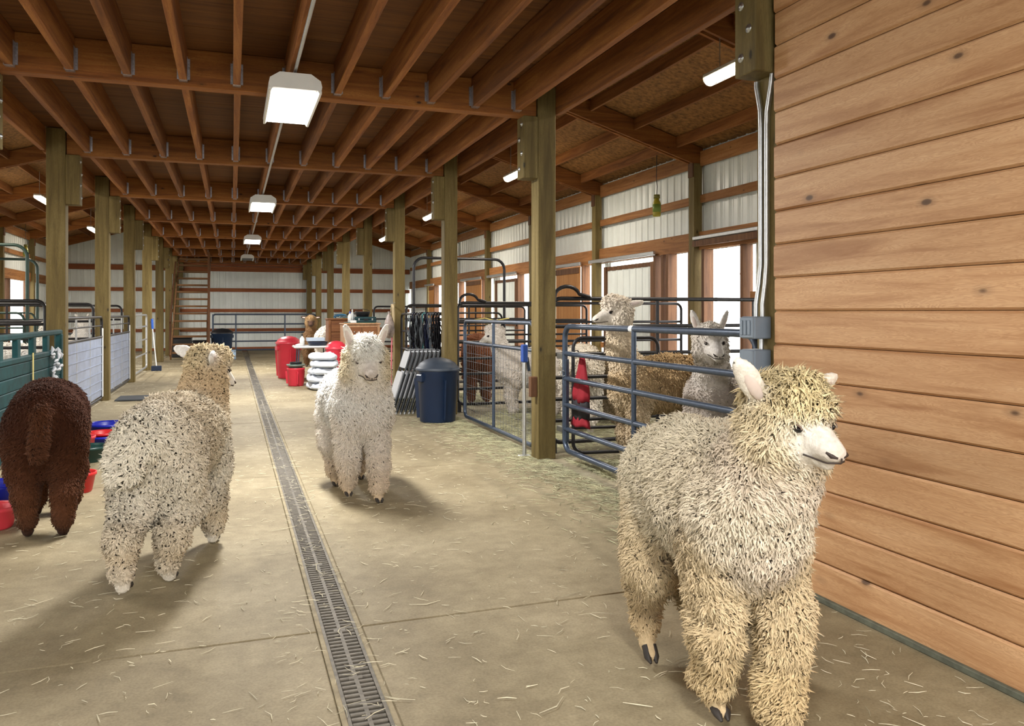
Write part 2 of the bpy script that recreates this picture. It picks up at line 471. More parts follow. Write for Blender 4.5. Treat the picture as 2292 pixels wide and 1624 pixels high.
# ---- outer long walls
SPEC = {
 1: {0: [('metal', 0.1, 0.9), ('open', 0.9, 2.5), ('metal', 2.5, 3.56)],
     1: [('metal', 0.1, 2.28), ('open', 2.37, 3.45)],
     2: [('open', 0.12, 0.88), ('open', 0.98, 1.32), ('mdoor', 1.32, 3.3), ('metal', 3.3, 3.56)],
     3: [('open', 0.14, 0.72), ('pdoor', 0.78, 2.05), ('metal', 2.05, 3.56)],
     4: [('open', 0.14, 1.08), ('mdoor', 1.18, 2.95), ('metal', 2.95, 3.56)],
     5: [('open', 0.14, 0.52), ('pdoor', 0.58, 2.1), ('open', 2.2, 3.1), ('metal', 3.1, 3.56)],
     6: [('metal', 0.1, 1.1), ('open', 1.15, 2.8), ('pdoor', 2.8, 3.5)],
     7: [('metal', 0.1, 3.82)], -1: [('metal', 0.1, 3.56)], -2: [('metal', 0.1, 3.56)]},
 -1: {6: [('metal', 0.1, 0.75), ('open', 0.85, 3.3)], 5: [('metal', 0.1, 1.1), ('open', 1.2, 2.6), ('metal', 2.6, 3.56)],
      4: [('open', 0.3, 1.6), ('mdoor', 1.6, 3.4)], 3: [('metal', 0.1, 1.1), ('open', 1.2, 2.6), ('metal', 2.6, 3.56)],
      2: [('open', 0.3, 1.6), ('mdoor', 1.6, 3.4)], 1: [('metal', 0.1, 1.1), ('open', 1.2, 2.6), ('metal', 2.6, 3.56)],
      0: [('open', 0.3, 1.6), ('mdoor', 1.6, 3.4)], -1: [('metal', 0.1, 1.0), ('open', 1.0, 2.6), ('metal', 2.6, 3.56)], -2: [('metal', 0.1, 3.56)],
      7: [('metal', 0.1, 3.82)]}}
ndoor = 0
for side, nm in ((1, 'right'), (-1, 'left')):
    def bx(mb, xa, xb, *a, **k):
        A, B = mx(xa, side), mx(xb, side); return mb.box(min(A, B), max(A, B), *a, **k)
    wl = bx(MB(), 7.02, 7.16, YB, YE, -0.06, 0.06).build('wall_'+nm, M['girt']); struct(wl)
    XS = mx(7.17, side)
    sheet('metal_sheet', 'y', YK(8), YE+0.12, 2.45, 4.10, XS, side, wl, M['metalwall'])
    for k in range(-2, 8):
        ya, yb = YK(k), YK(k+1)
        bx(MB(), 6.95, 7.10, ya-0.08, ya+0.08, 0.06, 3.84, c=0.005).build('wall_post', M['post'], wl)
        bx(MB(), 6.93, 6.95, ya-0.07, ya+0.07, 3.62, 3.86).build('post_cleat', M['jamb'], wl)
        for q in range(4): sheet('metal_sheet', 'y', ya+q*BAY/4, ya+(q+1)*BAY/4, 2.45, 4.10, XS, side, wl, M['metalwall'])
        bx(MB(), 7.04, 7.085, ya+0.08, yb-0.08, 2.455, 2.745, c=0.003).build('header', M['girt'], wl)
        bx(MB(), 7.06, 7.12, ya+0.08, yb-0.08, 3.21, 3.335, c=0.003).build('girt', M['girt'], wl)
        bx(MB(), 7.06, 7.12, ya+0.08, yb-0.08, 3.80, 4.03, c=0.003).build('eave_girt', M['girt'], wl)
        for kind, a, b in SPEC[side][k]:
            a += ya; b += ya
            if kind == 'metal':
                n = max(1, round((b-a)/0.92)); w = (b-a)/n
                for q in range(n): sheet('metal_sheet', 'y', a+q*w, a+(q+1)*w, 0.0, 2.46, XS, side, wl, M['metalwall'])
                for zg in (0.75, 1.65): bx(MB(), 7.06, 7.12, a, b, zg, zg+0.11, c=0.003).build('girt', M['girt'], wl)
            elif kind == 'open':
                for yy in (a, b-0.07): bx(MB(), 7.0, 7.18, yy, yy+0.07, 0.06, 2.455, c=0.003).build('jamb', M['jamb'], wl)
            else:
                ndoor += 1
                if kind == 'mdoor':
                    d = bx(MB(), 7.03, 7.06, a, b, 2.28, 2.36).build('door_%d' % ndoor, M['jamb']); struct(d)
                    n = max(1, round((b-a)/0.92)); w = (b-a)/n
                    for q in range(n): sheet('metal_sheet', 'y', a+q*w, a+(q+1)*w, 0.08, 2.28, mx(7.045, side), side, d, M['metalwall'])
                    for yy in (a, b-0.1): bx(MB(), 7.0, 7.06, yy, yy+0.1, 0.06, 2.36, c=0.003).build('door_stile', M['jamb'], d)
                    bx(MB(), 7.005, 7.035, a, b, 1.1, 1.2).build('door_rail', M['jamb'], d)
                else:
                    d = bx(MB(), 6.98, 7.02, a, b, 0.06, 2.44, c=0.004).build('door_%d' % ndoor, M['plydoor']); struct(d)
                    bx(MB(), 6.965, 6.98, a, b, 2.3, 2.42).build('door_rail', M['jamb'], d)
                bx(MB(), 6.94, 6.99, a-0.1, b+0.6, 2.46, 2.53, c=0.008).build('door_track', M['galv'], d)
# a roller track above the opening beside the plank wall
t_ = MB().box(6.90, 6.97, YK(1)+1.9, YK(2)-0.1, 2.60, 2.66, 0.01).build('trim_1', M['galv']); struct(t_)
t_ = MB().box(6.90, 6.96, YK(1)+1.9, YK(2)-0.1, 2.50, 2.59, 0.004).build('trim_2', M['jamb']); struct(t_)

# ---- end walls
def roofz(x): return zr(x, 1 if x > MID else -1) + 0.33
wb = MB().box(-6.3, 7.2, YE+0.02, YE+0.08, -0.06, 0.10).build('wall_back', M['girt_x']); struct(wb)
n = 15; w = 13.5/n
for q in range(n): sheet('metal_sheet', 'x', -6.3+q*w, -6.3+(q+1)*w, 0.0, roofz, YE+0.12, 1, wb, M['metalwall'])
for z, h in ((0.72, 0.12), (1.48, 0.13), (2.28, 0.14), (3.08, 0.2)):
    for xa, xb in ((-6.2, -2.14), (-1.9, 2.84), (3.05, 7.1)):
        MB().box(xa, xb, YE+0.02, YE+0.07, z, z+h, 0.003).build('girt', M['girt_x'], wb)
MB().box(-1.9, 2.84, YE-0.03, YE+0.02, 3.29, 3.385, 0.004).build('header', M['girt_x'], wb)
wf = MB().box(-6.3, -2.0, YB-0.1, YB, 0, 3.7).build('wall_front', M['metalwall']); struct(wf)
for xa, xb, za, zb in ((2.9, 7.2, 0, 3.7), (-2.0, 2.9, 3.45, 3.7), (-6.3, 7.2, 3.7, 6.2)):
    MB().box(xa, xb, YB-0.1, YB, za, zb).build('wall_section', M['metalwall'], wf)

# ---- plank wall on the right, nearest the camera
pwall = MB().box(2.84, 2.88, YB, 3.655, 0.0, 3.70).build('wall_partition', M['beam']); struct(pwall)
BW = 0.1812
for i in range(21):
    z0 = 0.012 + i*BW
    z1 = min(z0+BW-0.003, 3.70)
    prof = [(2.838, z0), (2.812, z0), (2.800, z0+0.010), (2.800, z1-0.010), (2.812, z1), (2.838, z1)]
    MB().prism(prof[::-1], 'y', YB+0.01, 3.628 + 0.006*math.sin(i*2.3)).build('plank', M['plank'], pwall)
o = MB().box(2.775, 2.80, YB, 3.62, 0, 0.028, 0.004).build('baseboard_right', plain('dark_sill', (0.10, 0.105, 0.075), 0.8, var=0.3, scale=20)); struct(o)

# ================================================================== LAMPS
lens_on = emit('lit_lens', (1.0, 0.97, 0.9), 14.0)
tube_on = emit('lit_tube', (1.0, 0.86, 0.62), 16.0)
def area(name, parent, loc, sx, sy, watts, col):
    l = bpy.data.lights.new(name, 'AREA'); l.shape = 'RECTANGLE'; l.size = sx; l.size_y = sy
    l.energy = watts; l.color = col
    o = bpy.data.objects.new(name, l); link(o, parent); o.location = loc; return o
HB = ['nearest', 'second', 'third', 'farthest']
for i in range(-1, 4):
    y = 7.1 + 6.87*i
    f = empty('high_bay_light', (0.475, y, 3.22))
    on = i < 3
    lab = 'unseen high bay light over the camera, added dimmed to brighten the foreground' if i < 0 else \
          ('%s glowing white high bay light hung under the loft joists' % HB[i] if on else 'unlit high bay light farthest down the aisle')
    tag(f, lab, 'light', 'high bay lights along the aisle')
    pr = [(-0.20, 0.0), (0.20, 0.0), (0.205, 0.03), (0.195, 0.075), (0.12, 0.125), (-0.12, 0.125), (-0.195, 0.075), (-0.205, 0.03)]
    MB().prism(pr, 'y', -0.61, 0.61).build('housing', M['white'], f)
    MB().box(-0.165, 0.165, -0.55, 0.56, -0.008, -0.0005, 0.003).build('lens', lens_on if on else M['black'], f)
    for s in (-1, 1):
        MB().prism([(s*0.17, 0), (s*0.203, 0), (s*0.203, -0.022), (s*0.185, -0.022)][::s], 'y', -0.6, 0.6).build('reflector_lip', M['white'], f)
    MB().tube([(0, -0.3, 0.12), (0, -0.3, 0.165)], 0.012).build('hanger_rod', M['galv'], f)
    MB().tube([(0, 0.3, 0.12), (0, 0.3, 0.165)], 0.012).build('hanger_rod', M['galv'], f)
    if on: area('lamp', f, (0, 0, -0.03), 0.33, 1.1, HIGHBAY_W*(0.42 if i < 0 else 1.0), (1.0, 0.97, 0.93))  # first one is unseen, added at reduced power to lift the foreground
o = MB().tube([(0, 1.0, 0), (0, 30.5, 0)], 0.0135, 10).build('ceiling_conduit', M['galv'], None, (0.475, 0, 3.375))
tag(o, 'long grey metal conduit running along the joists between the ceiling lights', 'conduit')
for side in (1, -1):
    for i in range(0, 4):
        y = 7.0 + 6.87*i
        x = mx(5.0, side)
        f = empty('strip_light', (x, y, 4.0))
        w = 'right' if side > 0 else 'left'
        tag(f, 'caged fluorescent strip light, %s in the %s side bay' % (HB[i], w), 'light', 'strip lights under the sloping roofs')
        zt = zr(x, side) - 4.0
        MB().box(-0.075, 0.075, -0.62, 0.62, 0.05, 0.09, 0.006).build('housing', M['white'], f)
        mb = MB()
        pr = [(0.07*math.cos(a), 0.05-0.075*math.sin(a)) for a in [math.pi*q/10 for q in range(11)]]
        mb.prism(pr[::-1], 'y', -0.6, 0.6); mb.build('lens', tube_on, f)
        mb = MB()
        for q in range(9):
            yy = -0.6 + q*0.15
            mb.tube([(0.085*math.cos(a), yy, 0.06-0.095*math.sin(a)) for a in [math.pi*u/10 for u in range(11)]], 0.0025, 5)
        for a in (0.5, 1.2, 1.9, 2.6): mb.tube([(0.085*math.cos(a), -0.62, 0.06-0.095*math.sin(a)), (0.085*math.cos(a), 0.62, 0.06-0.095*math.sin(a))], 0.0025, 5)
        mb.build('wire_guard', M['galv'], f)
        for yy in (-0.4, 0.4): MB().tube([(0, yy, 0.085), (0, yy, zt+0.2)], 0.006, 6).build('hanger_rod', M['galv'], f)
        area('lamp', f, (0, 0, -0.05), 0.14, 1.15, STRIP_W, (1.0, 0.9, 0.76))
# ================================================================== ALPACAS
def fleece_mat():
    m, t, b = nt('alpaca_fleece')
    at = t.nodes.new('ShaderNodeAttribute'); at.attribute_name = 'coat'
    geo = t.nodes.new('ShaderNodeNewGeometry')
    n1 = nd(t, 'ShaderNodeTexNoise', Scale=45.0, Detail=3.0, Roughness=0.6); t.links.new(geo.outputs['Position'], n1.inputs[0])
    rp = ramp(t, [(0.3, (0.78, 0.76, 0.72)), (0.65, (1.08, 1.08, 1.08))]); t.links.new(n1.outputs[0], rp.inputs[0])
    col = mix(t, at.outputs['Color'], rp.outputs[0], 0.8, 'MULTIPLY')
    t.links.new(col, b.inputs['Base Color'])
    b.inputs['Roughness'].default_value = 0.85; b.inputs['Specular IOR Level'].default_value = 0.15
    b.inputs['Sheen Weight'].default_value = 0.04; b.inputs['Sheen Roughness'].default_value = 0.4
    bp = nd(t, 'ShaderNodeBump', Strength=0.5, Distance=0.012); t.links.new(n1.outputs[0], bp.inputs['Height'])
    t.links.new(bp.outputs[0], b.inputs['Normal'])
    return m
M['fleece'] = fleece_mat()
M['eye'] = plain('alpaca_eye', (0.012, 0.01, 0.012), 0.08, var=0.0)
M['nostril'] = plain('alpaca_nostril', (0.035, 0.022, 0.018), 0.6)
M['lip'] = plain('alpaca_lip', (0.16, 0.11, 0.085), 0.6)
M['hoof'] = plain('alpaca_hoof', (0.03, 0.024, 0.02), 0.6, var=0.3)

def sines(rng, f, n=14):
    D = rng.normal(size=(n, 3)); D /= np.linalg.norm(D, axis=1)[:, None]
    D *= f*rng.uniform(0.6, 1.5, size=(n, 1)); ph = rng.uniform(0, 6.28, n)
    return lambda P: np.sin(P @ D.T + ph).sum(1)/math.sqrt(n)

def surface_nets(F, org, h):
    S = F < 0
    nx, ny, nz = F.shape
    cnt = np.zeros((nx-1, ny-1, nz-1), np.int8)
    for a in (0, 1):
        for b in (0, 1):
            for c in (0, 1): cnt += S[a:nx-1+a, b:ny-1+b, c:nz-1+c]
    mask = (cnt > 0) & (cnt < 8)
    I = np.argwhere(mask); idx = np.full(mask.shape, -1, np.int64); idx[mask] = np.arange(len(I))
    acc = np.zeros((len(I), 3)); num = np.zeros(len(I))
    cs = [(a, b, c) for a in (0, 1) for b in (0, 1) for c in (0, 1)]
    for p in cs:
        for ax in range(3):
            if p[ax]: continue
            q = list(p); q[ax] = 1
            fa = F[I[:, 0]+p[0], I[:, 1]+p[1], I[:, 2]+p[2]]; fb = F[I[:, 0]+q[0], I[:, 1]+q[1], I[:, 2]+q[2]]
            cr = (fa < 0) != (fb < 0)
            t = np.where(cr, fa/np.where(np.abs(fa-fb) < 1e-12, 1, fa-fb), 0)
            pos = np.array(p, float)[None, :].repeat(len(I), 0); pos[:, ax] += t
            acc[cr] += pos[cr]; num[cr] += 1
    V = (I + acc/num[:, None])*h + org
    Q = []
    for ax in range(3):
        b, c = [(1, 2), (2, 0), (0, 1)][ax]
        sl0 = [slice(None)]*3; sl1 = [slice(None)]*3
        sl0[ax] = slice(0, -1); sl1[ax] = slice(1, None)
        s0 = S[tuple(sl0)]; s1 = S[tuple(sl1)]
        E = np.argwhere(s0 != s1); flip = s0[s0 != s1]
        ok = (E[:, b] > 0) & (E[:, c] > 0) & (E[:, b] < F.shape[b]-1) & (E[:, c] < F.shape[c]-1)
        E = E[ok]; flip = flip[ok]
        def cell(db, dc):
            G = E.copy(); G[:, b] += db; G[:, c] += dc; return idx[G[:, 0], G[:, 1], G[:, 2]]
        q = np.stack([cell(-1, -1), cell(0, -1), cell(0, 0), cell(-1, 0)], 1)
        q[~flip] = q[~flip][:, ::-1]
        Q.append(q)
    Q = np.concatenate(Q)
    return V, Q

class Prims:
    def __init__(s): s.L = []
    def seg(s, a, b, ra, rb, col, wool=0.03, k=0.05, tagn=''):
        s.L.append(('s', np.array(a, float), np.array(b, float), ra, rb, np.array(col, float), wool, k, tagn)); return s
    def ell(s, c, R3, rad, col, wool=0.0, k=0.02, tagn=''):
        s.L.append(('e', np.array(c, float), np.array(R3, float), np.array(rad, float), 0, np.array(col, float), wool, k, tagn)); return s
    def dist(s, p, X):
        if p[0] == 's':
            a, b = p[1], p[2]; ab = b-a; L2 = max(ab @ ab, 1e-12)
            t = np.clip(((X-a) @ ab)/L2, 0, 1)
            return np.linalg.norm(X - a - t[..., None]*ab, axis=-1) - (p[3]+(p[4]-p[3])*t)
        q = (X-p[1]) @ p[2]; r = p[3]
        k0 = np.linalg.norm(q/r, axis=-1); k1 = np.linalg.norm(q/(r*r), axis=-1)
        return k0*(k0-1)/np.maximum(k1, 1e-9)
    def bounds(s, p):
        if p[0] == 's':
            return np.minimum(p[1]-p[3], p[2]-p[4]), np.maximum(p[1]+p[3], p[2]+p[4])
        m = p[3].max(); return p[1]-m, p[1]+m
    def mesh(s, h):
        lo = np.min([s.bounds(p)[0] for p in s.L], 0)-3*h-0.03; hi = np.max([s.bounds(p)[1] for p in s.L], 0)+3*h+0.03
        n = np.ceil((hi-lo)/h).astype(int)+1
        F = np.full(n, 0.3)
        ax = [lo[i]+np.arange(n[i])*h for i in range(3)]
        for p in s.L:
            bl, bh = s.bounds(p); m = 0.09+p[7]
            i0 = np.maximum(np.floor((bl-m-lo)/h).astype(int), 0); i1 = np.minimum(np.ceil((bh+m-lo)/h).astype(int)+1, n)
            X = np.stack(np.meshgrid(*[ax[i][i0[i]:i1[i]] for i in range(3)], indexing='ij'), -1)
            d = s.dist(p, X); sl = tuple(slice(i0[i], i1[i]) for i in range(3)); f = F[sl]; k = p[7]
            hh = np.maximum(k-np.abs(f-d), 0)/k
            F[sl] = np.minimum(f, d) - hh*hh*k*0.25
        V, Q = surface_nets(F, lo, h)
        return V, Q
    def attrs(s, V):
        D = np.stack([s.dist(p, V) for p in s.L], 1)
        W = np.exp(-(D-D.min(1)[:, None])/0.016); W /= W.sum(1)[:, None]
        return W @ np.stack([p[5] for p in s.L]), W @ np.array([p[6] for p in s.L])

def vnormals(V, Q):
    N = np.zeros_like(V)
    fn = np.cross(V[Q[:, 2]]-V[Q[:, 0]], V[Q[:, 3]]-V[Q[:, 1]])
    for i in range(4): np.add.at(N, Q[:, i], fn)
    return N/np.maximum(np.linalg.norm(N, axis=1)[:, None], 1e-12), fn

def np_mesh(name, V, Q, mat, col=None, smooth=True, normals=None):
    me = bpy.data.meshes.new(name)
    nv, nf, k = len(V), len(Q), Q.shape[1]
    me.vertices.add(nv); me.vertices.foreach_set('co', V.astype(np.float32).ravel())
    me.loops.add(nf*k); me.loops.foreach_set('vertex_index', Q.astype(np.int32).ravel())
    me.polygons.add(nf); me.polygons.foreach_set('loop_start', np.arange(0, nf*k, k, dtype=np.int32))
    me.update(calc_edges=True)
    me.polygons.foreach_set('use_smooth', np.full(nf, smooth))
    if col is not None:
        at = me.attributes.new('coat', 'FLOAT_COLOR', 'POINT')
        at.data.foreach_set('color', np.concatenate([col, np.ones((nv, 1))], 1).astype(np.float32).ravel())
    me.materials.append(mat)
    if normals is not None: me.normals_split_custom_set_from_vertices(normals.tolist())
    me.update()
    return me

WHITE = (0.80, 0.77, 0.72)
def alpaca(label, loc, head_dir, cfg, group='alpacas'):
    """loc: ground point under the middle of the trunk; head_dir: heading on the floor."""
    g = lambda k, d: cfg.get(k, d)
    seed = g('seed', 1); rng = np.random.default_rng(seed)
    cb = g('coat', WHITE); cleg = g('leg', cb); cneck = g('neck', cb); ctop = g('top', cb); cface = g('face', WHITE)
    cfoot = g('foot', cleg); cear = g('ear', cface); crump = g('rump', cb); ccheek = g('cheek', ctop); cch = g('chest', cb); cmuz = g('muzzle', cface)
    wl = g('wool', 0.035); s = g('scale', 1.0); fat = g('fat', 1.0); HL = g('half', 0.30)
    P = Prims()
    zb = g('zb', 0.735)
    rr = 0.225*fat
    P.seg((-HL, 0, zb+0.015), (-0.03, 0, zb), rr, rr*1.04, crump, wl, 0.1)
    P.seg((-0.03, 0, zb), (HL, 0, zb), rr*1.04, rr*0.92, cb, wl, 0.1)
    P.seg((-HL+0.06, 0, zb-0.09), (HL-0.05, 0, zb-0.1), rr*0.80, rr*0.82, cb, wl, 0.1)
    P.seg((HL+0.03, 0, zb-0.06), (HL+0.05, 0, zb-0.10), rr*0.76, rr*0.66, cch, wl, 0.1)
    for sy in (-1, 1):
        P.seg((-HL-0.01, sy*0.085, zb-0.05), (-HL+0.03, sy*0.10, zb-0.19), 0.155*fat, 0.13*fat, crump, wl, 0.08)
    ta = g('tail', (-0.09, 0, -0.22))
    P.seg((-HL-rr*0.92, 0, zb+0.06), (-HL-rr*0.92+ta[0], ta[1], zb+0.06+ta[2]), g('tailr', 0.05), g('tailr', 0.05)*0.78, g('tailc', crump), wl*1.5, 0.03)
    # legs
    feet = []
    lr = g('legr', 1.0)
    for nm, sx, sy in (('FL', 1, 1), ('FR', 1, -1), ('HL', -1, 1), ('HR', -1, -1)):
        dx, dy, lf = g(nm, (0, 0, 0))
        if sx > 0:
            top = np.array((HL-0.02, sy*0.115, zb-0.15)); ft = np.array((HL+0.0+dx, sy*0.115+dy, 0.035+lf))
            kn = top*0.45+ft*0.55 + np.array((0.025, 0, 0)) + np.array((0.35*lf, 0, 0.25*lf)); fe = kn*0.22+ft*0.78 + np.array((-0.012, 0, 0.025))
            P.seg(top, kn, 0.115*lr, 0.082*lr, cleg, wl, 0.06); P.seg(kn, fe, 0.080*lr, g('cuff', 0.066)*lr, g('shin', cleg), wl, 0.03)
        else:
            top = np.array((-HL+0.0, sy*0.12, zb-0.13)); ft = np.array((-HL-0.02+dx, sy*0.125+dy, 0.035+lf))
            st = top*0.62+ft*0.38 + np.array((0.075, sy*0.01, 0.0)); hk = top*0.34+ft*0.66 + np.array((-0.055-0.4*lf, 0, 0.03+0.2*lf))
            fe = hk*0.25+ft*0.75 + np.array((-0.012, 0, 0.02))
            P.seg(top, st, 0.135*lr*fat, 0.115*lr, cleg, wl, 0.08); P.seg(st, hk, 0.112*lr, 0.076*lr, cleg, wl, 0.05); P.seg(hk, fe, 0.072*lr, g('hcuff', 0.062)*lr, g('hshin', g('shin', cleg)), wl, 0.03)
        tip = ft + np.array((0.04, 0, -0.006 - (0.03 if lf > 0.03 else 0)))
        P.seg(fe, ft, 0.05, 0.032, cfoot, 0.012, 0.025); P.seg(ft, tip, 0.033, 0.026, cfoot, 0.0, 0.015)
        feet.append((ft, tip))
    # neck
    npts = g('neckp', [(HL+0.02, 0, zb+0.06), (HL+0.09, 0, zb+0.25), (HL+0.12, 0, zb+0.42)]); nr = g('neckr', [0.155, 0.12, 0.105])
    for i in range(len(npts)-1): P.seg(npts[i], npts[i+1], nr[i], nr[i+1], cneck, wl*0.85, 0.09)
    # head
    hs = g('hs', 1.0); Hc = np.array(g('head', (npts[-1][0]+0.04, npts[-1][1], npts[-1][2]+0.06)), float)
    yw, pt = R(g('hyaw', 0)), R(g('hpitch', -12))
    hf = np.array((math.cos(yw)*math.cos(pt), math.sin(yw)*math.cos(pt), math.sin(pt)))
    hl = np.array((-math.sin(yw), math.cos(yw), 0)); hu = np.cross(hf, hl)
    def hp(f, l, u):
        f = f if f < 0.085 else 0.085+(f-0.085)*g('mz', 1.3)
        return Hc + hs*(f*hf + l*hl + u*hu)
    tk = g('top_r', 1.0); ck = g('cheek_r', 1.0); wt = g('topwool', wl)
    P.seg(npts[-1], Hc, nr[-1], 0.09*hs, ccheek, wl, 0.05)
    P.seg(hp(-0.05, 0, 0.055), hp(0.03, 0, 0.075), 0.092*hs*tk, 0.078*hs*tk, ctop, wt, 0.05)
    P.seg(hp(0.045, 0, 0.085), hp(0.062, 0, 0.062), 0.055*hs*tk, 0.045*hs*tk, ctop, wt, 0.03)
    for sy in (-1, 1):
        P.seg(hp(-0.03, sy*0.05, 0.03), hp(-0.005, sy*0.062, -0.055), 0.07*hs*ck, 0.066*hs*ck, ccheek, wt, 0.04)
    P.seg(hp(-0.01, 0, -0.07), hp(0.03, 0, -0.085), 0.065*hs*ck, 0.045*hs*ck, ccheek, wt, 0.03)
    P.seg(hp(0.03, 0, 0.012), hp(0.115, 0, -0.018), 0.070*hs, 0.049*hs, cface, 0.0, 0.03)
    P.seg(hp(0.105, 0, -0.020), hp(0.158, 0, -0.036), 0.047*hs, 0.036*hs, cface, 0.0, 0.02)
    for sy in (-1, 1):
        P.seg(hp(0.15, sy*0.014, -0.035), hp(0.172, sy*0.014, -0.046), 0.030*hs, 0.024*hs, g('nose', cmuz), 0.0, 0.014)
        P.seg(hp(0.055, sy*0.04, 0.034), hp(0.075, sy*0.036, 0.03), 0.03*hs, 0.024*hs, cface, 0.0, 0.02)      # brow
        P.seg(hp(0.03, sy*0.04, -0.03), hp(0.08, sy*0.024, -0.05), 0.042*hs, 0.034*hs, cface, 0.0, 0.03)
    P.seg(hp(0.06, 0, -0.055), hp(0.147, 0, -0.079), 0.037*hs, 0.0215*hs, cmuz, 0.0, 0.010)
    ec = []
    for sy, key in ((1, 'earL'), (-1, 'earR')):
        d = np.array(g(key, (-0.15, 0.45*sy, 1.0)), float)          # (forward, left, up) in the head frame
        dv = d[0]*hf + d[1]*hl + d[2]*hu; dv /= np.linalg.norm(dv)
        fwd = hf*0.8 + hl*sy*0.6; fl = fwd - dv*(fwd @ dv); fl /= np.linalg.norm(fl); sd = np.cross(dv, fl)
        es = g('ears', 1.0)
        base = hp(-0.045, sy*0.078, 0.08)
        c = base + dv*0.078*hs*es
        P.ell(c, np.stack([sd, fl, dv], 1), np.array((0.033, 0.014, 0.09))*hs*es, cear, 0.004, 0.016, 'ear')
        ec.append((c, sd, fl, dv))
    h = g('voxel', 0.014)
    V, Q = P.mesh(h)
    N, fn = vnormals(V, Q)
    col, wool = P.attrs(V)
    nz1 = sines(rng, 26); nz2 = sines(rng, 60); nz3 = sines(rng, 7)
    lump = g('lump', 1.0)
    wn = np.clip(wool/0.03, 0, 1.4)
    V = V + N*(wn*lump*(0.007*nz1(V)+0.0045*nz2(V)))[:, None]
    dirt = np.clip(0.5+0.5*nz3(V), 0, 1)*wn*g('dirt', 0.15)
    dc = np.array(g('dirtc', (0.46, 0.34, 0.2)))
    col = col*(1-dirt[:, None]) + dc*dirt[:, None]
    N, fn = vnormals(V, Q)
    me = np_mesh('alpaca', V*s, Q, M['fleece'], col)
    body = bpy.data.objects.new('alpaca', me); link(body)
    body.location = (loc[0], loc[1], g('dz', 0.0)); body.rotation_euler = (0, 0, math.atan2(head_dir[1], head_dir[0]))
    tag(body, label, 'alpaca', group)
    # fleece locks
    nl = g('locks', 4000)
    if nl:
        ar = np.linalg.norm(fn, axis=1)*0.5; wq = wool[Q].mean(1)
        pr = ar*np.clip(wq-0.006, 0, 0.05); pr /= pr.sum()
        fi = rng.choice(len(Q), nl, p=pr)
        uv = rng.random((nl, 2)); a, b = uv[:, :1], uv[:, 1:]
        q = Q[fi]
        bl = lambda A: A[q[:, 0]]*(1-a)*(1-b)+A[q[:, 1]]*a*(1-b)+A[q[:, 2]]*a*b+A[q[:, 3]]*(1-a)*b
        p0 = bl(V); n0 = bl(N); n0 /= np.linalg.norm(n0, axis=1)[:, None]; c0 = bl(col); w0 = bl(wool[:, None])
        flow = np.array((-0.25, 0, -1.0))[None, :].repeat(nl, 0) + 0.9*np.stack([sines(rng, 16)(p0), sines(rng, 16)(p0), 0.4*sines(rng, 16)(p0)], 1)
        flow -= n0*(flow*n0).sum(1)[:, None]; flow /= np.maximum(np.linalg.norm(flow, axis=1)[:, None], 1e-6)
        rnd = rng.normal(size=(nl, 3))*g('frizz', 0.35)
        Ln = w0*rng.uniform(0.7, 1.35, (nl, 1))*g('lockl', 1.0)
        lift = g('lift', 0.75)
        d1 = n0*lift + flow*0.6 + rnd; d1 /= np.linalg.norm(d1, axis=1)[:, None]
        d2 = n0*(lift*0.35) + flow*1.0 + rng.normal(size=(nl, 3))*g('frizz', 0.35)*1.3; d2 /= np.linalg.norm(d2, axis=1)[:, None]
        r0 = g('lockr', 0.008)*rng.uniform(0.7, 1.3, (nl, 1))
        c_0 = p0-n0*0.008; c_1 = p0 + d1*Ln*0.55; c_2 = c_1 + d2*Ln*0.6
        sdv = np.cross(d1, rng.normal(size=(nl, 3))); sdv /= np.linalg.norm(sdv, axis=1)[:, None]; up = np.cross(sdv, d1)
        LV = np.zeros((nl, 7, 3)); LN = np.zeros((nl, 7, 3)); LC = np.zeros((nl, 7, 3))
        tone = rng.uniform(0.97, 1.2, (nl, 1))
        for k in range(3):
            o_ = sdv*math.cos(k*2.0944)+up*math.sin(k*2.0944)
            LV[:, k] = c_0 + o_*r0; LV[:, 3+k] = c_1 + o_*r0*g('mid', 0.85)
            for j in (k, 3+k):
                v_ = n0*0.5+o_*0.75; LN[:, j] = v_/np.linalg.norm(v_, axis=1)[:, None]
            LC[:, k] = c0*tone*0.9; LC[:, 3+k] = c0*tone
        LV[:, 6] = c_2; LN[:, 6] = n0; LC[:, 6] = c0*tone*1.04; LC = np.clip(LC, 0, 0.92)
        base = (np.arange(nl)*7)[:, None]
        T = np.concatenate([base+np.array(t[::-1]) for t in ((0, 1, 4), (0, 4, 3), (1, 2, 5), (1, 5, 4), (2, 0, 3), (2, 3, 5), (3, 4, 6), (4, 5, 6), (5, 3, 6))])
        fm = np_mesh('fleece', LV.reshape(-1, 3)*s, T, M['fleece'], LC.reshape(-1, 3), True, LN.reshape(-1, 3))
        fo = bpy.data.objects.new('fleece', fm); link(fo, body); fo['kind'] = 'stuff'
    # eyes, nostrils, mouth, toes
    if g('detail', True):
        RM = Matrix([list(hf), list(hl), list(hu)]).transposed()
        HV = np.stack([(V-Hc) @ hf, (V-Hc) @ hl, (V-Hc) @ hu], 1)/hs
        near = np.linalg.norm(HV, axis=1) < 0.36; HV = HV[near]; HW = wool[near]
        tol = max(0.012, h*1.05)
        def side(f, u, sy):
            m_ = (np.abs(HV[:, 0]-f) < tol) & (np.abs(HV[:, 2]-u) < tol) & (sy*HV[:, 1] > 0)
            return float((sy*HV[m_, 1]).max()) if m_.any() else 0.03
        def front(l, u):
            m_ = (np.abs(HV[:, 1]-l) < tol) & (np.abs(HV[:, 2]-u) < tol)
            return float(HV[m_, 0].max()) if m_.any() else 0.2
        def hq(f, l, u): return (Hc + hs*(f*hf + l*hl + u*hu))*s
        sq = g('squint', False)
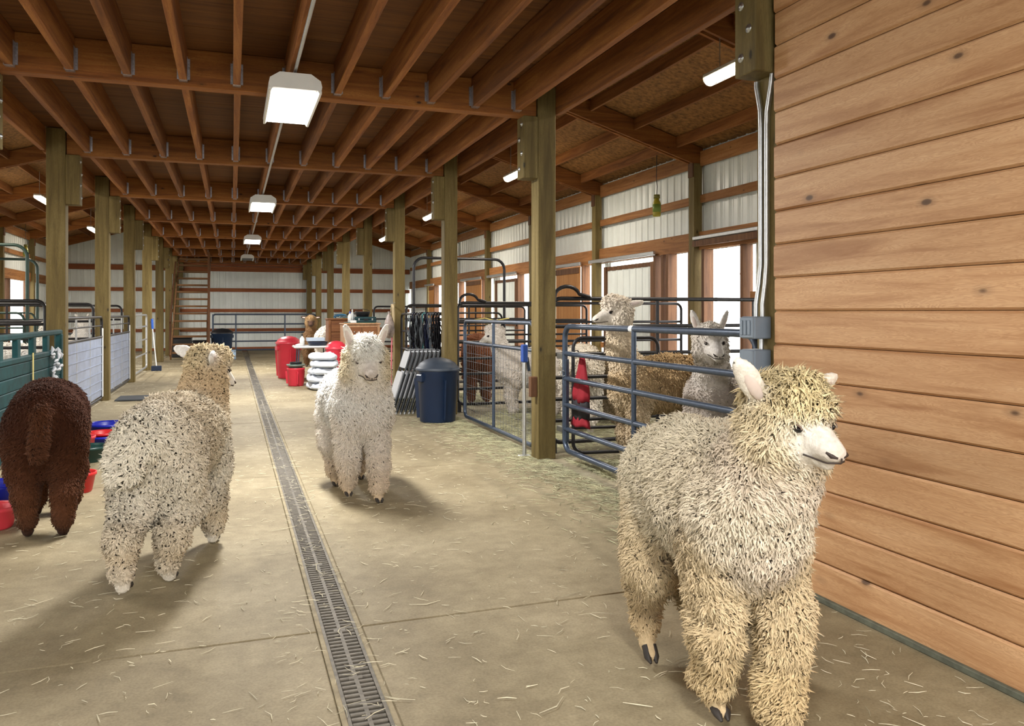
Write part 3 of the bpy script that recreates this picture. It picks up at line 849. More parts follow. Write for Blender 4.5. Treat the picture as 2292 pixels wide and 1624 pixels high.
        for sy in (-1, 1):
            el = side(0.09, 0.018, sy)
            e = hq(0.09, sy*(el-0.004), 0.018)
            MB().ball(e, (0.019*hs*s, 0.010*hs*s, (0.0125 if not sq else 0.0055)*hs*s), 12, 8, RM).build('eye', M['eye'], body)
            lid = [hq(0.09+0.022*math.cos(t), sy*(el+0.004-0.004*abs(math.cos(t))), 0.019+(0.012 if not sq else 0.005)*math.sin(t)) for t in [math.pi*i/8 for i in range(9)]]
            MB().tube(lid, 0.003*hs*s, 6).build('eyelid', M['lip'], body)
        ff = front(0.0, -0.04)
        for sy in (-1, 1):
            nl_ = side(ff-0.022, -0.038, sy)
            ns = [hq(ff-0.004, sy*0.012, -0.052), hq(ff-0.010, sy*(nl_*0.75), -0.046), hq(ff-0.024, sy*(nl_-0.001), -0.036)]
            MB().tube(ns, [0.004*hs*s, 0.0075*hs*s, 0.003*hs*s], 8).build('nostril', M['nostril'], body)
        mo = []
        um = -0.068
        for sy in (1, -1):
            ln = []
            for i in range(7):
                f = 0.11 + (ff-0.02-0.11)*i/6; u = um + 0.012*(1-i/6)**2
                ln.append(hq(f, sy*(side(f, u, sy)-0.0005), u))
            mo += ln if sy == 1 else ([hq(front(0.0, um)+0.001, 0, um)] + ln[::-1])
        MB().tube(mo, 0.0028*hs*s, 6).build('mouth', M['nostril'], body)
        MB().tube([hq(ff+0.001, 0, -0.052), hq(front(0, -0.06)+0.002, 0, -0.064)], 0.0025*hs*s, 6).build('lip_cleft', M['nostril'], body)
        for c, sd, fl, dv in ec:
            EM = Matrix([list(sd), list(fl), list(dv)]).transposed()
            MB().ball((c+fl*0.009*hs*es-dv*0.008*hs)*s, (0.018*hs*s*es, 0.0075*hs*s*es, 0.058*hs*s*es), 10, 8, EM).build('inner_ear', M['earskin'], body)
    for ft, tip in feet:
        for sy in (-1, 1):
            MB().tube([(ft+np.array((0.02, sy*0.015, -0.006)))*s, (tip+np.array((0.012, sy*0.016, -0.004)))*s, (tip+np.array((0.036, sy*0.012, -0.02)))*s],
                      [0.017*s, 0.0165*s, 0.005*s], 8).build('toe', M['hoof'], body)
    return body
M['earskin'] = plain('inner_ear_skin', (0.62, 0.52, 0.47), 0.8)

CREAM = (0.74, 0.66, 0.50); CREAMY = (0.72, 0.60, 0.36); TAN = (0.50, 0.36, 0.20)
# --- the four in the aisle
alpaca('cream alpaca with shaggy yellow topknot walking beside the plank wall', (1.755, 2.66), (-0.16, -0.99), dict(
    seed=3, coat=(0.73, 0.66, 0.52), rump=(0.74, 0.68, 0.53), leg=(0.66, 0.53, 0.34), foot=(0.60, 0.46, 0.28), neck=(0.66, 0.57, 0.47), chest=(0.66, 0.57, 0.46),
    top=(0.72, 0.60, 0.34), cheek=(0.72, 0.61, 0.38), face=(0.75, 0.72, 0.67), muzzle=(0.72, 0.67, 0.6), ear=(0.78, 0.74, 0.67), dirt=0.28,
    wool=0.032, topwool=0.05, hcuff=0.05, mz=1.1, nose=(0.6, 0.53, 0.46), ears=1.18, fat=0.96, half=0.285, zb=0.765, voxel=0.0105, locks=80000, lockr=0.0040, lump=1.4, frizz=0.34, lift=0.42,
    FL=(0.13, -0.045, 0.0), FR=(-0.03, 0.02, 0.03), HL=(0.06, -0.05, 0.0), HR=(0.05, -0.04, 0.045), legr=0.96, cuff=0.074,
    neckp=[(0.31, 0.0, 0.80), (0.39, 0.045, 0.94), (0.43, 0.065, 1.02)], neckr=[0.165, 0.135, 0.118],
    head=(0.455, 0.08, 1.065), hyaw=15, hpitch=-3, hs=1.05, top_r=1.08, cheek_r=1.06, shin=(0.60, 0.46, 0.26), hshin=(0.5, 0.38, 0.22), earL=(-0.1, 1.5, 0.6), earR=(0.1, -0.8, 0.9)))
alpaca('white alpaca with squinting eyes walking toward the camera', (0.955, 6.60), (0.05, -1.0), dict(
    seed=5, coat=(0.82, 0.80, 0.76), leg=(0.78, 0.71, 0.63), foot=(0.62, 0.48, 0.32), chest=(0.78, 0.72, 0.66), top=(0.82, 0.80, 0.74), cheek=(0.64, 0.53, 0.32), face=(0.80, 0.76, 0.71),
    muzzle=(0.78, 0.72, 0.62), neck=(0.80, 0.75, 0.69), dirt=0.12, wool=0.032, topwool=0.04, fat=0.99, half=0.30, zb=0.74, voxel=0.0125, locks=36000, lockr=0.0052,
    FL=(0.20, -0.035, 0.0), FR=(-0.06, 0.01, 0.01), HL=(-0.1, 0, 0), HR=(0.1, 0, 0), legr=0.95, squint=True, shin=(0.70, 0.58, 0.46), mz=1.25, nose=(0.4, 0.33, 0.27), ears=1.1,
    neckp=[(0.31, 0.0, 0.80), (0.37, 0.0, 0.94), (0.40, 0.0, 1.02)], neckr=[0.185, 0.162, 0.15],
    head=(0.44, 0.0, 1.065), hyaw=-2, hpitch=-8, hs=1.2, top_r=1.15, cheek_r=1.25, earL=(0.1, 0.35, 1.0), earR=(0.1, -0.35, 1.0)))
alpaca('curly beige alpaca walking away with its head turned right', (-0.30, 5.0), (0.27, 0.96), dict(
    seed=8, shin=(0.60, 0.50, 0.36), coat=(0.66, 0.58, 0.44), rump=(0.70, 0.63, 0.51), leg=(0.68, 0.62, 0.51), foot=(0.76, 0.71, 0.62), neck=(0.62, 0.47, 0.30), top=(0.70, 0.58, 0.37), cheek=(0.58, 0.44, 0.26),
    ear=(0.84, 0.82, 0.8), face=(0.78, 0.74, 0.68), tailc=(0.76, 0.70, 0.58), dirt=0.42, dirtc=(0.36, 0.26, 0.14), wool=0.03, fat=0.89, half=0.30, zb=0.745, voxel=0.0115, locks=42000, lockr=0.0062, lump=1.5, frizz=0.6, lift=0.9, lockl=0.9, mid=1.0,
    HL=(-0.24, -0.05, 0.025), HR=(0.0, 0.055, 0.0), FR=(0.10, 0.035, 0.0), FL=(-0.08, 0.0, 0.0), legr=0.92, tail=(-0.04, 0.06, -0.13), tailr=0.105,
    neckp=[(0.31, 0.0, 0.80), (0.41, -0.01, 0.93), (0.46, -0.02, 1.02)], neckr=[0.15, 0.118, 0.11],
    head=(0.50, -0.03, 1.08), hyaw=-38, hpitch=-14, hs=1.0, top_r=1.08, cheek_r=1.05, mz=1.0, ears=1.3, earL=(-0.35, 1.2, 0.25), earR=(-0.75, -0.9, -0.1)))
alpaca('dark brown alpaca seen from behind feeding from bowls', (-1.18, 6.22), (-0.10, 1.0), dict(
    seed=11, shin=(0.13, 0.05, 0.022), coat=(0.042, 0.0125, 0.0055), rump=(0.038, 0.0115, 0.005), leg=(0.075, 0.026, 0.011), foot=(0.03, 0.015, 0.01), neck=(0.10, 0.03, 0.012), top=(0.10, 0.03, 0.012), cheek=(0.1, 0.03, 0.012),
    face=(0.08, 0.03, 0.016), ear=(0.1, 0.035, 0.015), tailc=(0.075, 0.027, 0.012), dirt=0.22, dirtc=(0.11, 0.04, 0.015), wool=0.022, fat=0.9, half=0.30, zb=0.76, voxel=0.0125, locks=34000, lockr=0.0045, lump=0.6, frizz=0.3, lift=0.5,
    HL=(0.02, -0.025, 0.0), HR=(-0.04, 0.02, 0.0), legr=0.92, cuff=0.068, tail=(-0.06, 0.02, -0.26),
    neckp=[(0.33, 0.02, 0.74), (0.52, 0.09, 0.58), (0.60, 0.16, 0.40)], neckr=[0.14, 0.10, 0.085],
    head=(0.60, 0.2, 0.42), hyaw=20, hpitch=-48, hs=0.95))
# --- the others, in the pens
alpaca('tall cream alpaca with tan back looking left behind the blue-grey gate', (3.92, 6.72), (-1.0, 0.03), dict(
    seed=13, coat=(0.50, 0.36, 0.20), rump=(0.46, 0.32, 0.17), chest=(0.66, 0.54, 0.38), leg=(0.60, 0.48, 0.33), neck=(0.72, 0.60, 0.44), top=(0.74, 0.66, 0.56), cheek=(0.74, 0.67, 0.57), face=(0.80, 0.74, 0.66), foot=(0.7, 0.6, 0.45),
    wool=0.03, voxel=0.0135, locks=15000, lockr=0.008, zb=0.79, half=0.34, dirt=0.2, neckp=[(0.36, 0, 0.86), (0.46, 0, 1.10), (0.49, 0, 1.36)], neckr=[0.155, 0.115, 0.108],
    head=(0.52, 0, 1.43), hyaw=12, hpitch=2, hs=1.12, top_r=1.12, cheek_r=1.1, earR=(-0.9, -0.5, 0.25), earL=(-0.9, 0.5, 0.25)))
alpaca('pale grey alpaca with upright ears facing the camera over the gate', (3.84, 5.74), (-0.62, -0.78), dict(
    seed=17, coat=(0.52, 0.46, 0.42), chest=(0.66, 0.61, 0.58), neck=(0.70, 0.65, 0.61), leg=(0.6, 0.52, 0.45), top=(0.72, 0.68, 0.63), cheek=(0.70, 0.65, 0.59), face=(0.80, 0.76, 0.72), ear=(0.82, 0.79, 0.76),
    wool=0.022, voxel=0.0135, locks=13000, lockr=0.0068, zb=0.74, half=0.30, dirt=0.2, neckp=[(0.32, 0, 0.80), (0.41, 0, 0.99), (0.45, 0, 1.14)], neckr=[0.155, 0.115, 0.10],
    head=(0.50, 0, 1.21), hyaw=22, hpitch=-8, hs=1.1, top_r=0.98, cheek_r=1.05, earL=(-0.05, 0.35, 1.0), earR=(-0.05, -0.35, 1.0)))
alpaca('white and cream alpaca standing behind the black pen rails', (4.12, 9.05), (0.5, 0.87), dict(
    seed=19, coat=(0.76, 0.70, 0.60), leg=(0.76, 0.71, 0.64), dirt=0.25, wool=0.03, voxel=0.018, locks=6000, lockr=0.01, zb=0.80, half=0.3,
    neckp=[(0.33, 0, 0.80), (0.5, 0.05, 0.66), (0.6, 0.1, 0.5)], neckr=[0.15, 0.11, 0.09], head=(0.63, 0.12, 0.42), hpitch=-50))
alpaca('tan-legged cream alpaca half hidden behind the rails of the far pen', (4.9, 9.55), (0.3, 0.95), dict(
    seed=21, coat=(0.62, 0.51, 0.36), leg=(0.62, 0.5, 0.36), dirt=0.3, wool=0.03, voxel=0.018, locks=5000, lockr=0.01,
    neckp=[(0.33, 0, 0.80), (0.5, 0.05, 0.66), (0.6, 0.1, 0.5)], neckr=[0.15, 0.11, 0.09], head=(0.63, 0.12, 0.42), hpitch=-50))
alpaca('white alpaca in profile behind the mesh gate, looking left', (3.98, 10.45), (-0.93, 0.3), dict(
    seed=23, coat=(0.74, 0.69, 0.64), leg=(0.7, 0.64, 0.58), dirt=0.12, wool=0.025, voxel=0.016, locks=8000, lockr=0.008, zb=0.70, half=0.28,
    neckp=[(0.31, 0, 0.76), (0.43, 0, 0.92), (0.49, 0, 1.07)], neckr=[0.15, 0.11, 0.10], head=(0.53, 0, 1.13), hyaw=8, hpitch=-14, hs=1.05, earL=(-0.5, 0.5, 0.8), earR=(-0.5, -0.5, 0.8)))
alpaca('reddish brown alpaca grazing behind the mesh gate', (3.75, 12.3), (0.25, 1.0), dict(
    seed=29, coat=(0.23, 0.075, 0.03), leg=(0.14, 0.05, 0.025), face=(0.2, 0.08, 0.04), dirt=0.1, wool=0.025, voxel=0.018, locks=5000, lockr=0.009, zb=0.86,
    neckp=[(0.33, 0, 0.80), (0.5, 0.05, 0.66), (0.6, 0.1, 0.5)], neckr=[0.14, 0.11, 0.09], head=(0.63, 0.12, 0.42), hpitch=-50))
alpaca('small fawn alpaca with a dark face far down the right side', (2.05, 22.4), (-0.1, -1.0), dict(
    seed=31, coat=(0.14, 0.075, 0.035), top=(0.30, 0.19, 0.09), cheek=(0.26, 0.16, 0.075), neck=(0.16, 0.085, 0.04), face=(0.05, 0.025, 0.018), ear=(0.06, 0.03, 0.02), muzzle=(0.09, 0.05, 0.035), wool=0.025, voxel=0.018, locks=4000, lockr=0.011,
    hs=1.15, cheek_r=1.15, earL=(0, 1.4, 0.2), earR=(0, -1.4, 0.2), hpitch=-8))
alpaca('white alpaca lowered behind the white folding table', (2.35, 21.2), (0.3, 1.0), dict(
    seed=33, coat=(0.78, 0.74, 0.68), wool=0.03, voxel=0.02, locks=4000, lockr=0.012, zb=0.84,
    neckp=[(0.33, 0, 0.80), (0.5, 0.05, 0.66), (0.6, 0.1, 0.5)], neckr=[0.15, 0.11, 0.09], head=(0.63, 0.12, 0.42), hpitch=-50))
alpaca('white alpaca in the left pen behind the first grey sheet gate', (-3.15, 14.0), (0.9, 0.35), dict(
    seed=37, coat=(0.80, 0.78, 0.74), wool=0.03, voxel=0.018, locks=5000, lockr=0.01, neckp=[(0.33, 0, 0.80), (0.42, 0, 0.98), (0.45, 0, 1.1)], neckr=[0.15, 0.11, 0.1]))
alpaca('white alpaca in the left pen behind the second grey sheet gate', (-3.0, 17.4), (0.4, 0.9), dict(
    seed=41, coat=(0.78, 0.75, 0.70), wool=0.03, voxel=0.02, locks=4000, lockr=0.012))
alpaca('tan alpaca in the left pen behind the teal gate', (-3.3, 10.6), (-0.8, 0.6), dict(
    seed=43, coat=(0.52, 0.34, 0.19), wool=0.03, voxel=0.018, locks=5000, lockr=0.01, neckp=[(0.33, 0, 0.80), (0.5, 0.05, 0.66), (0.6, 0.1, 0.5)], neckr=[0.15, 0.11, 0.09], head=(0.63, 0.12, 0.42), hpitch=-50))
# ================================================================== GATES AND PANELS
def frame_loop(L, z0, z1, rc, r, mb, open_bottom=False):
    pts = []
    U, W = (1, 0, 0), (0, 0, 1)
    if open_bottom:
        pts = [(0, 0, z0)] + arc((rc, 0, z1-rc), rc, math.pi, math.pi/2, U, W) + arc((L-rc, 0, z1-rc), rc, math.pi/2, 0, U, W) + [(L, 0, z0)]
        mb.tube(pts, r, 10)
    else:
        pts = arc((rc, 0, z0+rc), rc, 1.5*math.pi, math.pi, U, W) + arc((rc, 0, z1-rc), rc, math.pi, math.pi/2, U, W) + \
              arc((L-rc, 0, z1-rc), rc, math.pi/2, 0, U, W) + arc((L-rc, 0, z0+rc), rc, 0, -math.pi/2, U, W)
        mb.tube(pts, r, 10, closed=True)
    return mb
def pipe_gate(name, loc, rz, L, zs, mat, label, cat='gate', r=0.026, stiles=(), rc=0.09, group=None, rr=None):
    g = empty(name, loc, rz); tag(g, label, cat, group)
    frame_loop(L, zs[0], zs[-1], rc, r, MB()).build('frame', mat, g)
    for z in zs[1:-1]: MB().tube([(0, 0, z), (L, 0, z)], rr or r*0.88, 10).build('rail', mat, g)
    for x in stiles: MB().tube([(x, -0.004, zs[0]), (x, -0.004, zs[-1])], r*0.8, 8).build('stile', mat, g)
    return g
def wire_mesh(parent, L, z0, z1, dx, dz, m=None, y=0.0):
    mb = MB()
    for i in range(1, int(L/dx)): mb.tube([(i*dx, y, z0), (i*dx, y, z1)], 0.0018, 4, caps=False)
    for i in range(int((z1-z0)/dz)+1): mb.tube([(0.02, y, z0+i*dz), (L-0.02, y, z0+i*dz)], 0.0018, 4, caps=False)
    o = mb.build('wire_mesh', m or M['wire'], parent); o['kind'] = 'stuff'; return o

# six-bar gate between the near post and the next one
g2 = pipe_gate('pipe_gate', (3.07, 7.16, 0), R(-90), 3.02, [0.115, 0.32, 0.555, 0.81, 1.055, 1.32], M['bluegate'],
               'blue-grey six-bar pipe gate beside the plank wall, red jacket on it', r=0.027, stiles=(1.42,), rc=0.12)
MB().tube([(1.36, 0, 1.32), (1.42, 0, 1.32)], 0.029, 10).build('label_band', M['white'], g2)
MB().box(-0.165, 0.0, -0.02, 0.02, 1.0, 1.05, 0.004).build('hinge', M['bolt'], g2)
MB().box(-0.165, 0.0, -0.02, 0.02, 0.28, 0.33, 0.004).build('hinge', M['bolt'], g2)
MB().tube(arc((0.02, -0.03, 0.86), 0.028, 0, 2*math.pi, (0, 1, 0), (0, 0, 1), 10)[:-1], 0.005, 6, closed=True).build('latch_chain', M['galv'], g2)
MB().bar((0.05, 0, 1.0), (0.05, 0, 0.2), 0.03, 0.03, (1, 0, 0)).build('end_brace', M['bluegate'], g2)

# meshed gate between second and third post
g1 = pipe_gate('mesh_gate', (2.95, 10.28, 0), R(-90), 2.60, [0.07, 1.06, 1.345], M['bluegate'],
               'low grey pipe gate filled with wire mesh, beside the blue bin', r=0.024, stiles=(1.25,), rc=0.1)
wire_mesh(g1, 2.60, 0.08, 1.06, 0.1, 0.105)
MB().tube([(0.35, 0, 1.36), (0.9, 0, 1.385), (1.3, 0, 1.36), (1.8, 0, 1.39)], 0.006, 6).build('baling_twine', plain('yellow_twine', (0.62, 0.5, 0.12), 0.8), g1)

# free-standing latch pole
p = empty('latch_pole', (2.795, 7.56, 0)); tag(p, 'silver latch pole with a blue clamp beside the timber post', 'pole')
MB().tube([(0, 0, 0.0), (0, 0, 1.06)], 0.021, 12).build('tube', M['galv'], p)
MB().box(-0.06, 0.06, -0.03, 0.03, 0, 0.012, 0.003).build('foot_plate', M['galv'], p)
bl = MB().box(-0.032, 0.032, -0.03, 0.03, 0.95, 1.13, 0.01).build('clamp', plain('blue_clamp', (0.02, 0.07, 0.32), 0.35), p)
MB().bar((0.03, 0, 1.0), (0.05, 0, 0.86), 0.012, 0.03).build('clamp_lever', M['bluegate'], bl)
w = MB().box(-0.035, 0.035, -0.03, 0.03, 0.0, 0.2, 0.004).build('latch_block', M['jamb'], None, (2.812, 7.36, 0.62))
tag(w, 'small wooden latch block fixed to the timber post by the pole', 'block')

# black pen dividers running across the side bays
DZ = [0.11, 0.335, 0.555, 0.78, 1.02, 1.31, 1.60]
def divider(loc, L, label, arch=True, mat='blackgate'):
    g = empty('pen_fence', loc); tag(g, label, 'pen panel', 'pen panels across the side bays')
    frame_loop(L, DZ[0], DZ[-1], 0.1, 0.022, MB()).build('frame', M[mat], g)
    for z in DZ[1:-1]: MB().tube([(0, 0, z), (L, 0, z)], 0.02, 8).build('rail', M[mat], g)
    for x in (L*0.33, L*0.66): MB().bar((x, 0, DZ[0]), (x, 0, DZ[-1]), 0.03, 0.02, (0, 1, 0)).build('stile', M[mat], g)
    for x in (0.02, L-0.02): MB().bar((x, 0, 0.0), (x, 0, 0.14), 0.05, 0.05, (0, 1, 0)).build('foot', M[mat], g)
    if arch: MB().tube([(0.02, -0.03, 1.58)] + arc((0.16, -0.03, 1.62), 0.14, math.pi, 0.25, (1, 0, 0), (0, 0, 0.75), 8) + [(0.42, -0.03, 1.615)], 0.02, 8).build('arched_handle', M[mat], g)
    return g
divider((3.12, 7.62, 0), 3.75, 'black seven-rail pen panel directly behind the tall cream alpaca')
divider((3.12, 11.25, 0), 3.75, 'black pen panel behind the wire mesh gate')
divider((3.12, 14.9, 0), 3.75, 'black pen panel below the tall bow gate on the right', False)
divider((3.12, 18.55, 0), 3.75, 'far black pen panel on the right beyond the bow gate', False)
divider((-5.9, 11.3, 0), 3.7, 'dark pen panel in the left bay behind the teal gate', False)
divider((-5.9, 14.95, 0), 3.7, 'dark pen panel in the left bay behind the first grey gate', False)
divider((-5.9, 18.6, 0), 3.7, 'dark pen panel in the left bay behind the second grey gate', False)
# small round-cornered panel standing just behind the six-bar gate
g = pipe_gate('low_fence', (3.22, 7.30, 0), R(-8), 0.9, [0.05, 0.30, 1.20], M['blackgate'], 'small black round-cornered panel behind the gate by the jacket', 'pen panel', r=0.018, rc=0.1)
# long panel further back in the first pen
# tall bow gates
def bow(loc, L, zt, mat, label, rz=0.0):
    g = empty('bow_gate', loc, rz); tag(g, label, 'gate frame', 'tall bow gate frames')
    frame_loop(L, 0.0, zt, 0.2, 0.028, MB(), True).build('bow', mat, g)
    frame_loop(L-0.1, 0.1, 1.45, 0.12, 0.02, MB()).build('gate_leaf', mat, g).location = (0.05, 0, 0)
    for z in (0.5, 0.9, 1.2): MB().tube([(0.05, 0, z), (L-0.05, 0, z)], 0.016, 8).build('rail', mat, g)
    return g
bow((3.32, 15.15, 0), 1.85, 2.52, M['blackgate'], 'tall black bow gate frame in the right pens')
bow((-5.0, 15.2, 0), 1.78, 2.58, M['greenpipe'], 'tall green bow gate frame in the left pens')
bow((-5.5, 18.9, 0), 1.68, 2.56, M['greenpipe'], 'farther green bow gate frame in the left pens')
bow((8.6, 11.0, -0.16), 1.85, 2.32, M['galv'], 'thin grey bow gate standing outside the open doorway', R(90))
# side panels between the posts along the aisle
pipe_gate('pen_fence', (2.97, 14.6, 0), R(-90), 3.4, [0.1, 0.45, 0.8, 1.12, 1.43], M['blackgate'], 'black pipe panel behind the folded chairs and halters', 'pen panel', r=0.022)
pipe_gate('pen_fence', (2.97, 22.0, 0), R(-90), 3.4, [0.1, 0.45, 0.8, 1.12, 1.43], M['blackgate'], 'black pipe panel beyond the wooden cabinets', 'pen panel', r=0.022)
g = pipe_gate('cross_gate', (-0.62, 29.375, 0), 0, 3.46, [0.16, 0.46, 0.76, 1.06, 1.40], M['bluegate'], 'wide blue pipe gate across the far end of the aisle', r=0.03, stiles=(0.75, 2.4))
for z in (0.4, 1.1): MB().box(3.46, 3.485, -0.02, 0.02, z, z+0.05, 0.004).build('hinge', M['bolt'], g)
MB().bar((0.0, 0, 0), (0.0, 0, 1.4), 0.05, 0.05, (0, 1, 0)).build('end_post', M['bluegate'], g)
# grey sheet gates on the left
def sheet_gate(y, label):
    g = empty('sheet_gate', (-2.02, y, 0), R(90)); tag(g, label, 'gate', 'grey sheet gates on the left')
    L = 3.36
    frame_loop(L, 0.06, 1.38, 0.1, 0.022, MB()).build('frame', M['blackgate'], g)
    MB().box(0.03, L-0.03, -0.006, 0.006, 0.1, 1.04, 0.002).build('sheet', M['greysheet'], g)
    for q in range(6): MB().box(0.04, L-0.04, -0.016, -0.006, 0.2+q*0.14, 0.215+q*0.14).build('pressed_rib', M['greysheet'], g)
    MB().tube([(0.02, -0.01, 1.06), (L-0.02, -0.01, 1.06)], 0.018, 8).build('rail', M['blackgate'], g)
    MB().tube([(0.02, 0, 1.24), (L-0.02, 0, 1.24)], 0.012, 8).build('rail', M['blackgate'], g)
    for x in (1.1, 2.2): MB().bar((x, 0, 0.06), (x, 0, 1.38), 0.02, 0.04, (1, 0, 0)).build('stile', M['galv'], g)
    MB().box(L-0.06, L-0.01, -0.03, -0.012, 0.08, 1.2, 0.004).build('edge_strip', M['white'], g)
sheet_gate(11.2, 'grey sheet metal gate just beyond the teal gate')
sheet_gate(14.86, 'second grey sheet metal gate down the left side')
pipe_gate('pen_fence', (-2.02, 18.55, 0), R(90), 3.3, [0.1, 0.45, 0.8, 1.12, 1.4], M['galv'], 'pale pipe panel on the left before the staircase', 'pen panel', r=0.022)

# teal gate
tg = empty('teal_gate', (-1.97, 7.55, 0), R(90)); tag(tg, 'teal plastic gate with solid boards behind the brown alpaca', 'gate')
TL = 3.36
MB().box(0, TL, -0.035, 0.035, 1.19, 1.25, 0.015).build('top_rail', M['teal'], tg)
MB().box(0, TL, -0.035, 0.035, 0.96, 1.02, 0.012).build('middle_rail', M['teal'], tg)
for x in (0.0, 0.62, 1.25, 1.9, 2.55, TL-0.12): MB().box(x, x+0.12, -0.025, 0.025, 1.0, 1.2, 0.006).build('upright', M['teal'], tg)
for q in range(7): MB().box(0.02, TL-0.02, -0.022-0.004*(q % 2), 0.02, 0.08+q*0.126, 0.08+q*0.126+0.122, 0.008).build('board', M['teal'], tg)
for x in (0.0, TL-0.1): MB().box(x, x+0.1, -0.04, 0.04, 0.0, 1.2, 0.01).build('end_post', M['teal'], tg)
yt = plain('yellow_strap', (0.62, 0.52, 0.2), 0.7)
st = MB().box(-0.006, 0.0, -0.02, 0.02, 0, 0.3).build('twine_strap', yt, None, (-1.925, 9.35, 0.74)); tag(st, 'yellow twine strap hanging from the teal gate', 'strap')
mb = MB(); rg = random.Random(4)
for i in range(26):
    c = Vector((rg.uniform(0.0, 0.05), rg.gauss(0, 0.09), rg.uniform(-0.2, 0.2)))
    d = Vector((0.02, rg.gauss(0, 1), rg.gauss(0, 0.6))).normalized()*0.045
    mb.tube([c-d, c+Vector((0.015, 0, 0.01)), c+d], [0.006, 0.022, 0.005], 6)
o = mb.build('tied_plastic_strips', plain('pale_plastic', (0.62, 0.65, 0.7), 0.5), None, (-1.93, 10.3, 0.83)); tag(o, 'bunch of pale plastic strips tied to the teal gate', 'plastic strips')

# ================================================================== ELECTRICS ON THE NEAR POST
def pipe(name, pts, r, m, label, cat):
    o = MB().tube(pts, r, 10).build(name, m); tag(o, label, cat); return o
pipe('conduit', [(2.832, 3.69, 3.3), (2.832, 3.69, 2.78), (2.832, 3.70, 2.72), (2.832, 3.735, 2.58), (2.832, 3.738, 2.5), (2.832, 3.738, 1.72), (2.828, 3.745, 1.62), (2.818, 3.755, 1.5), (2.818, 3.755, 1.425)], 0.013, M['galv'],
     'right of two bent metal conduits on the near timber post', 'conduit')
pipe('conduit', [(2.832, 3.83, 2.77), (2.832, 3.83, 2.74), (2.832, 3.795, 2.6), (2.832, 3.79, 2.5), (2.832, 3.79, 1.72), (2.826, 3.797, 1.62), (2.812, 3.805, 1.5), (2.812, 3.805, 1.425)], 0.013, M['galv'],
     'left of two bent metal conduits on the near timber post', 'conduit')
for z in (2.05, 1.84):
    pass
def ebox(z0, z1, label, ribs):
    b = empty('electrical_box', (2.79, 3.775, z0)); tag(b, label, 'electrical box', 'electrical boxes on the near post')
    MB().box(-0.055, 0.058, -0.06, 0.065, 0, z1-z0, 0.006).build('case', M['electric'], b)
    MB().box(-0.068, -0.055, -0.058, 0.063, 0.004, z1-z0-0.004, 0.004).build('cover', M['electric'], b)
    if ribs:
        for q in range(3): MB().box(-0.074, -0.068, -0.04+q*0.035, -0.02+q*0.035, 0.02, z1-z0-0.02, 0.003).build('cover_rib', M['electric'], b)
    else:
        for s in (-1, 1): MB().tube([(-0.066, s*0.045, (z1-z0)/2), (-0.073, s*0.045, (z1-z0)/2)], 0.005, 8).build('cover_screw', M['bolt'], b)
ebox(1.305, 1.43, 'upper grey electrical box with ribbed cover on the near post', True)
ebox(1.105, 1.245, 'lower grey electrical box with flat cover on the near post', False)
pipe('conduit', [(2.822, 3.77, 1.304), (2.822, 3.77, 1.246)], 0.014, M['galv'], 'short conduit nipple joining the two grey electrical boxes', 'conduit')
pipe('conduit', [(2.822, 3.77, 1.104), (2.822, 3.77, 0.02)], 0.013, M['galv'], 'conduit running down below the lower electrical box', 'conduit')

# ================================================================== FLY TRAPS
def flytrap(loc, zt, label):
    f = empty('fly_trap', loc); tag(f, label, 'fly trap', 'hanging fly traps')
    MB().lathe([(0.0, 0), (0.06, 0.0), (0.068, 0.03), (0.068, 0.22), (0.045, 0.27), (0.04, 0.3), (0.0, 0.3)], 16).build('jar', plain('yellow_jar', (0.42, 0.36, 0.03), 0.35), f)
    MB().lathe([(0.0, 0.36), (0.05, 0.36), (0.055, 0.3), (0.0, 0.3)][::-1], 16).build('cap', plain('olive_cap', (0.2, 0.2, 0.04), 0.5), f)
    MB().lathe([(0.069, 0.07), (0.0695, 0.07), (0.0695, 0.2), (0.069, 0.2)], 16).build('band', plain('green_band', (0.2, 0.3, 0.05), 0.5), f)
    MB().tube([(0, 0, 0.36), (0.01, 0, 0.5), (-0.008, 0, 0.62), (0, 0, zt)], 0.006, 6).build('cord', M['black'], f)
flytrap((6.65, 11.65, 3.05), 1.02, 'yellow fly trap jar hanging before the right metal wall')
flytrap((-5.72, 26.8, 3.1), 0.97, 'yellow fly trap jar hanging before the left metal wall')

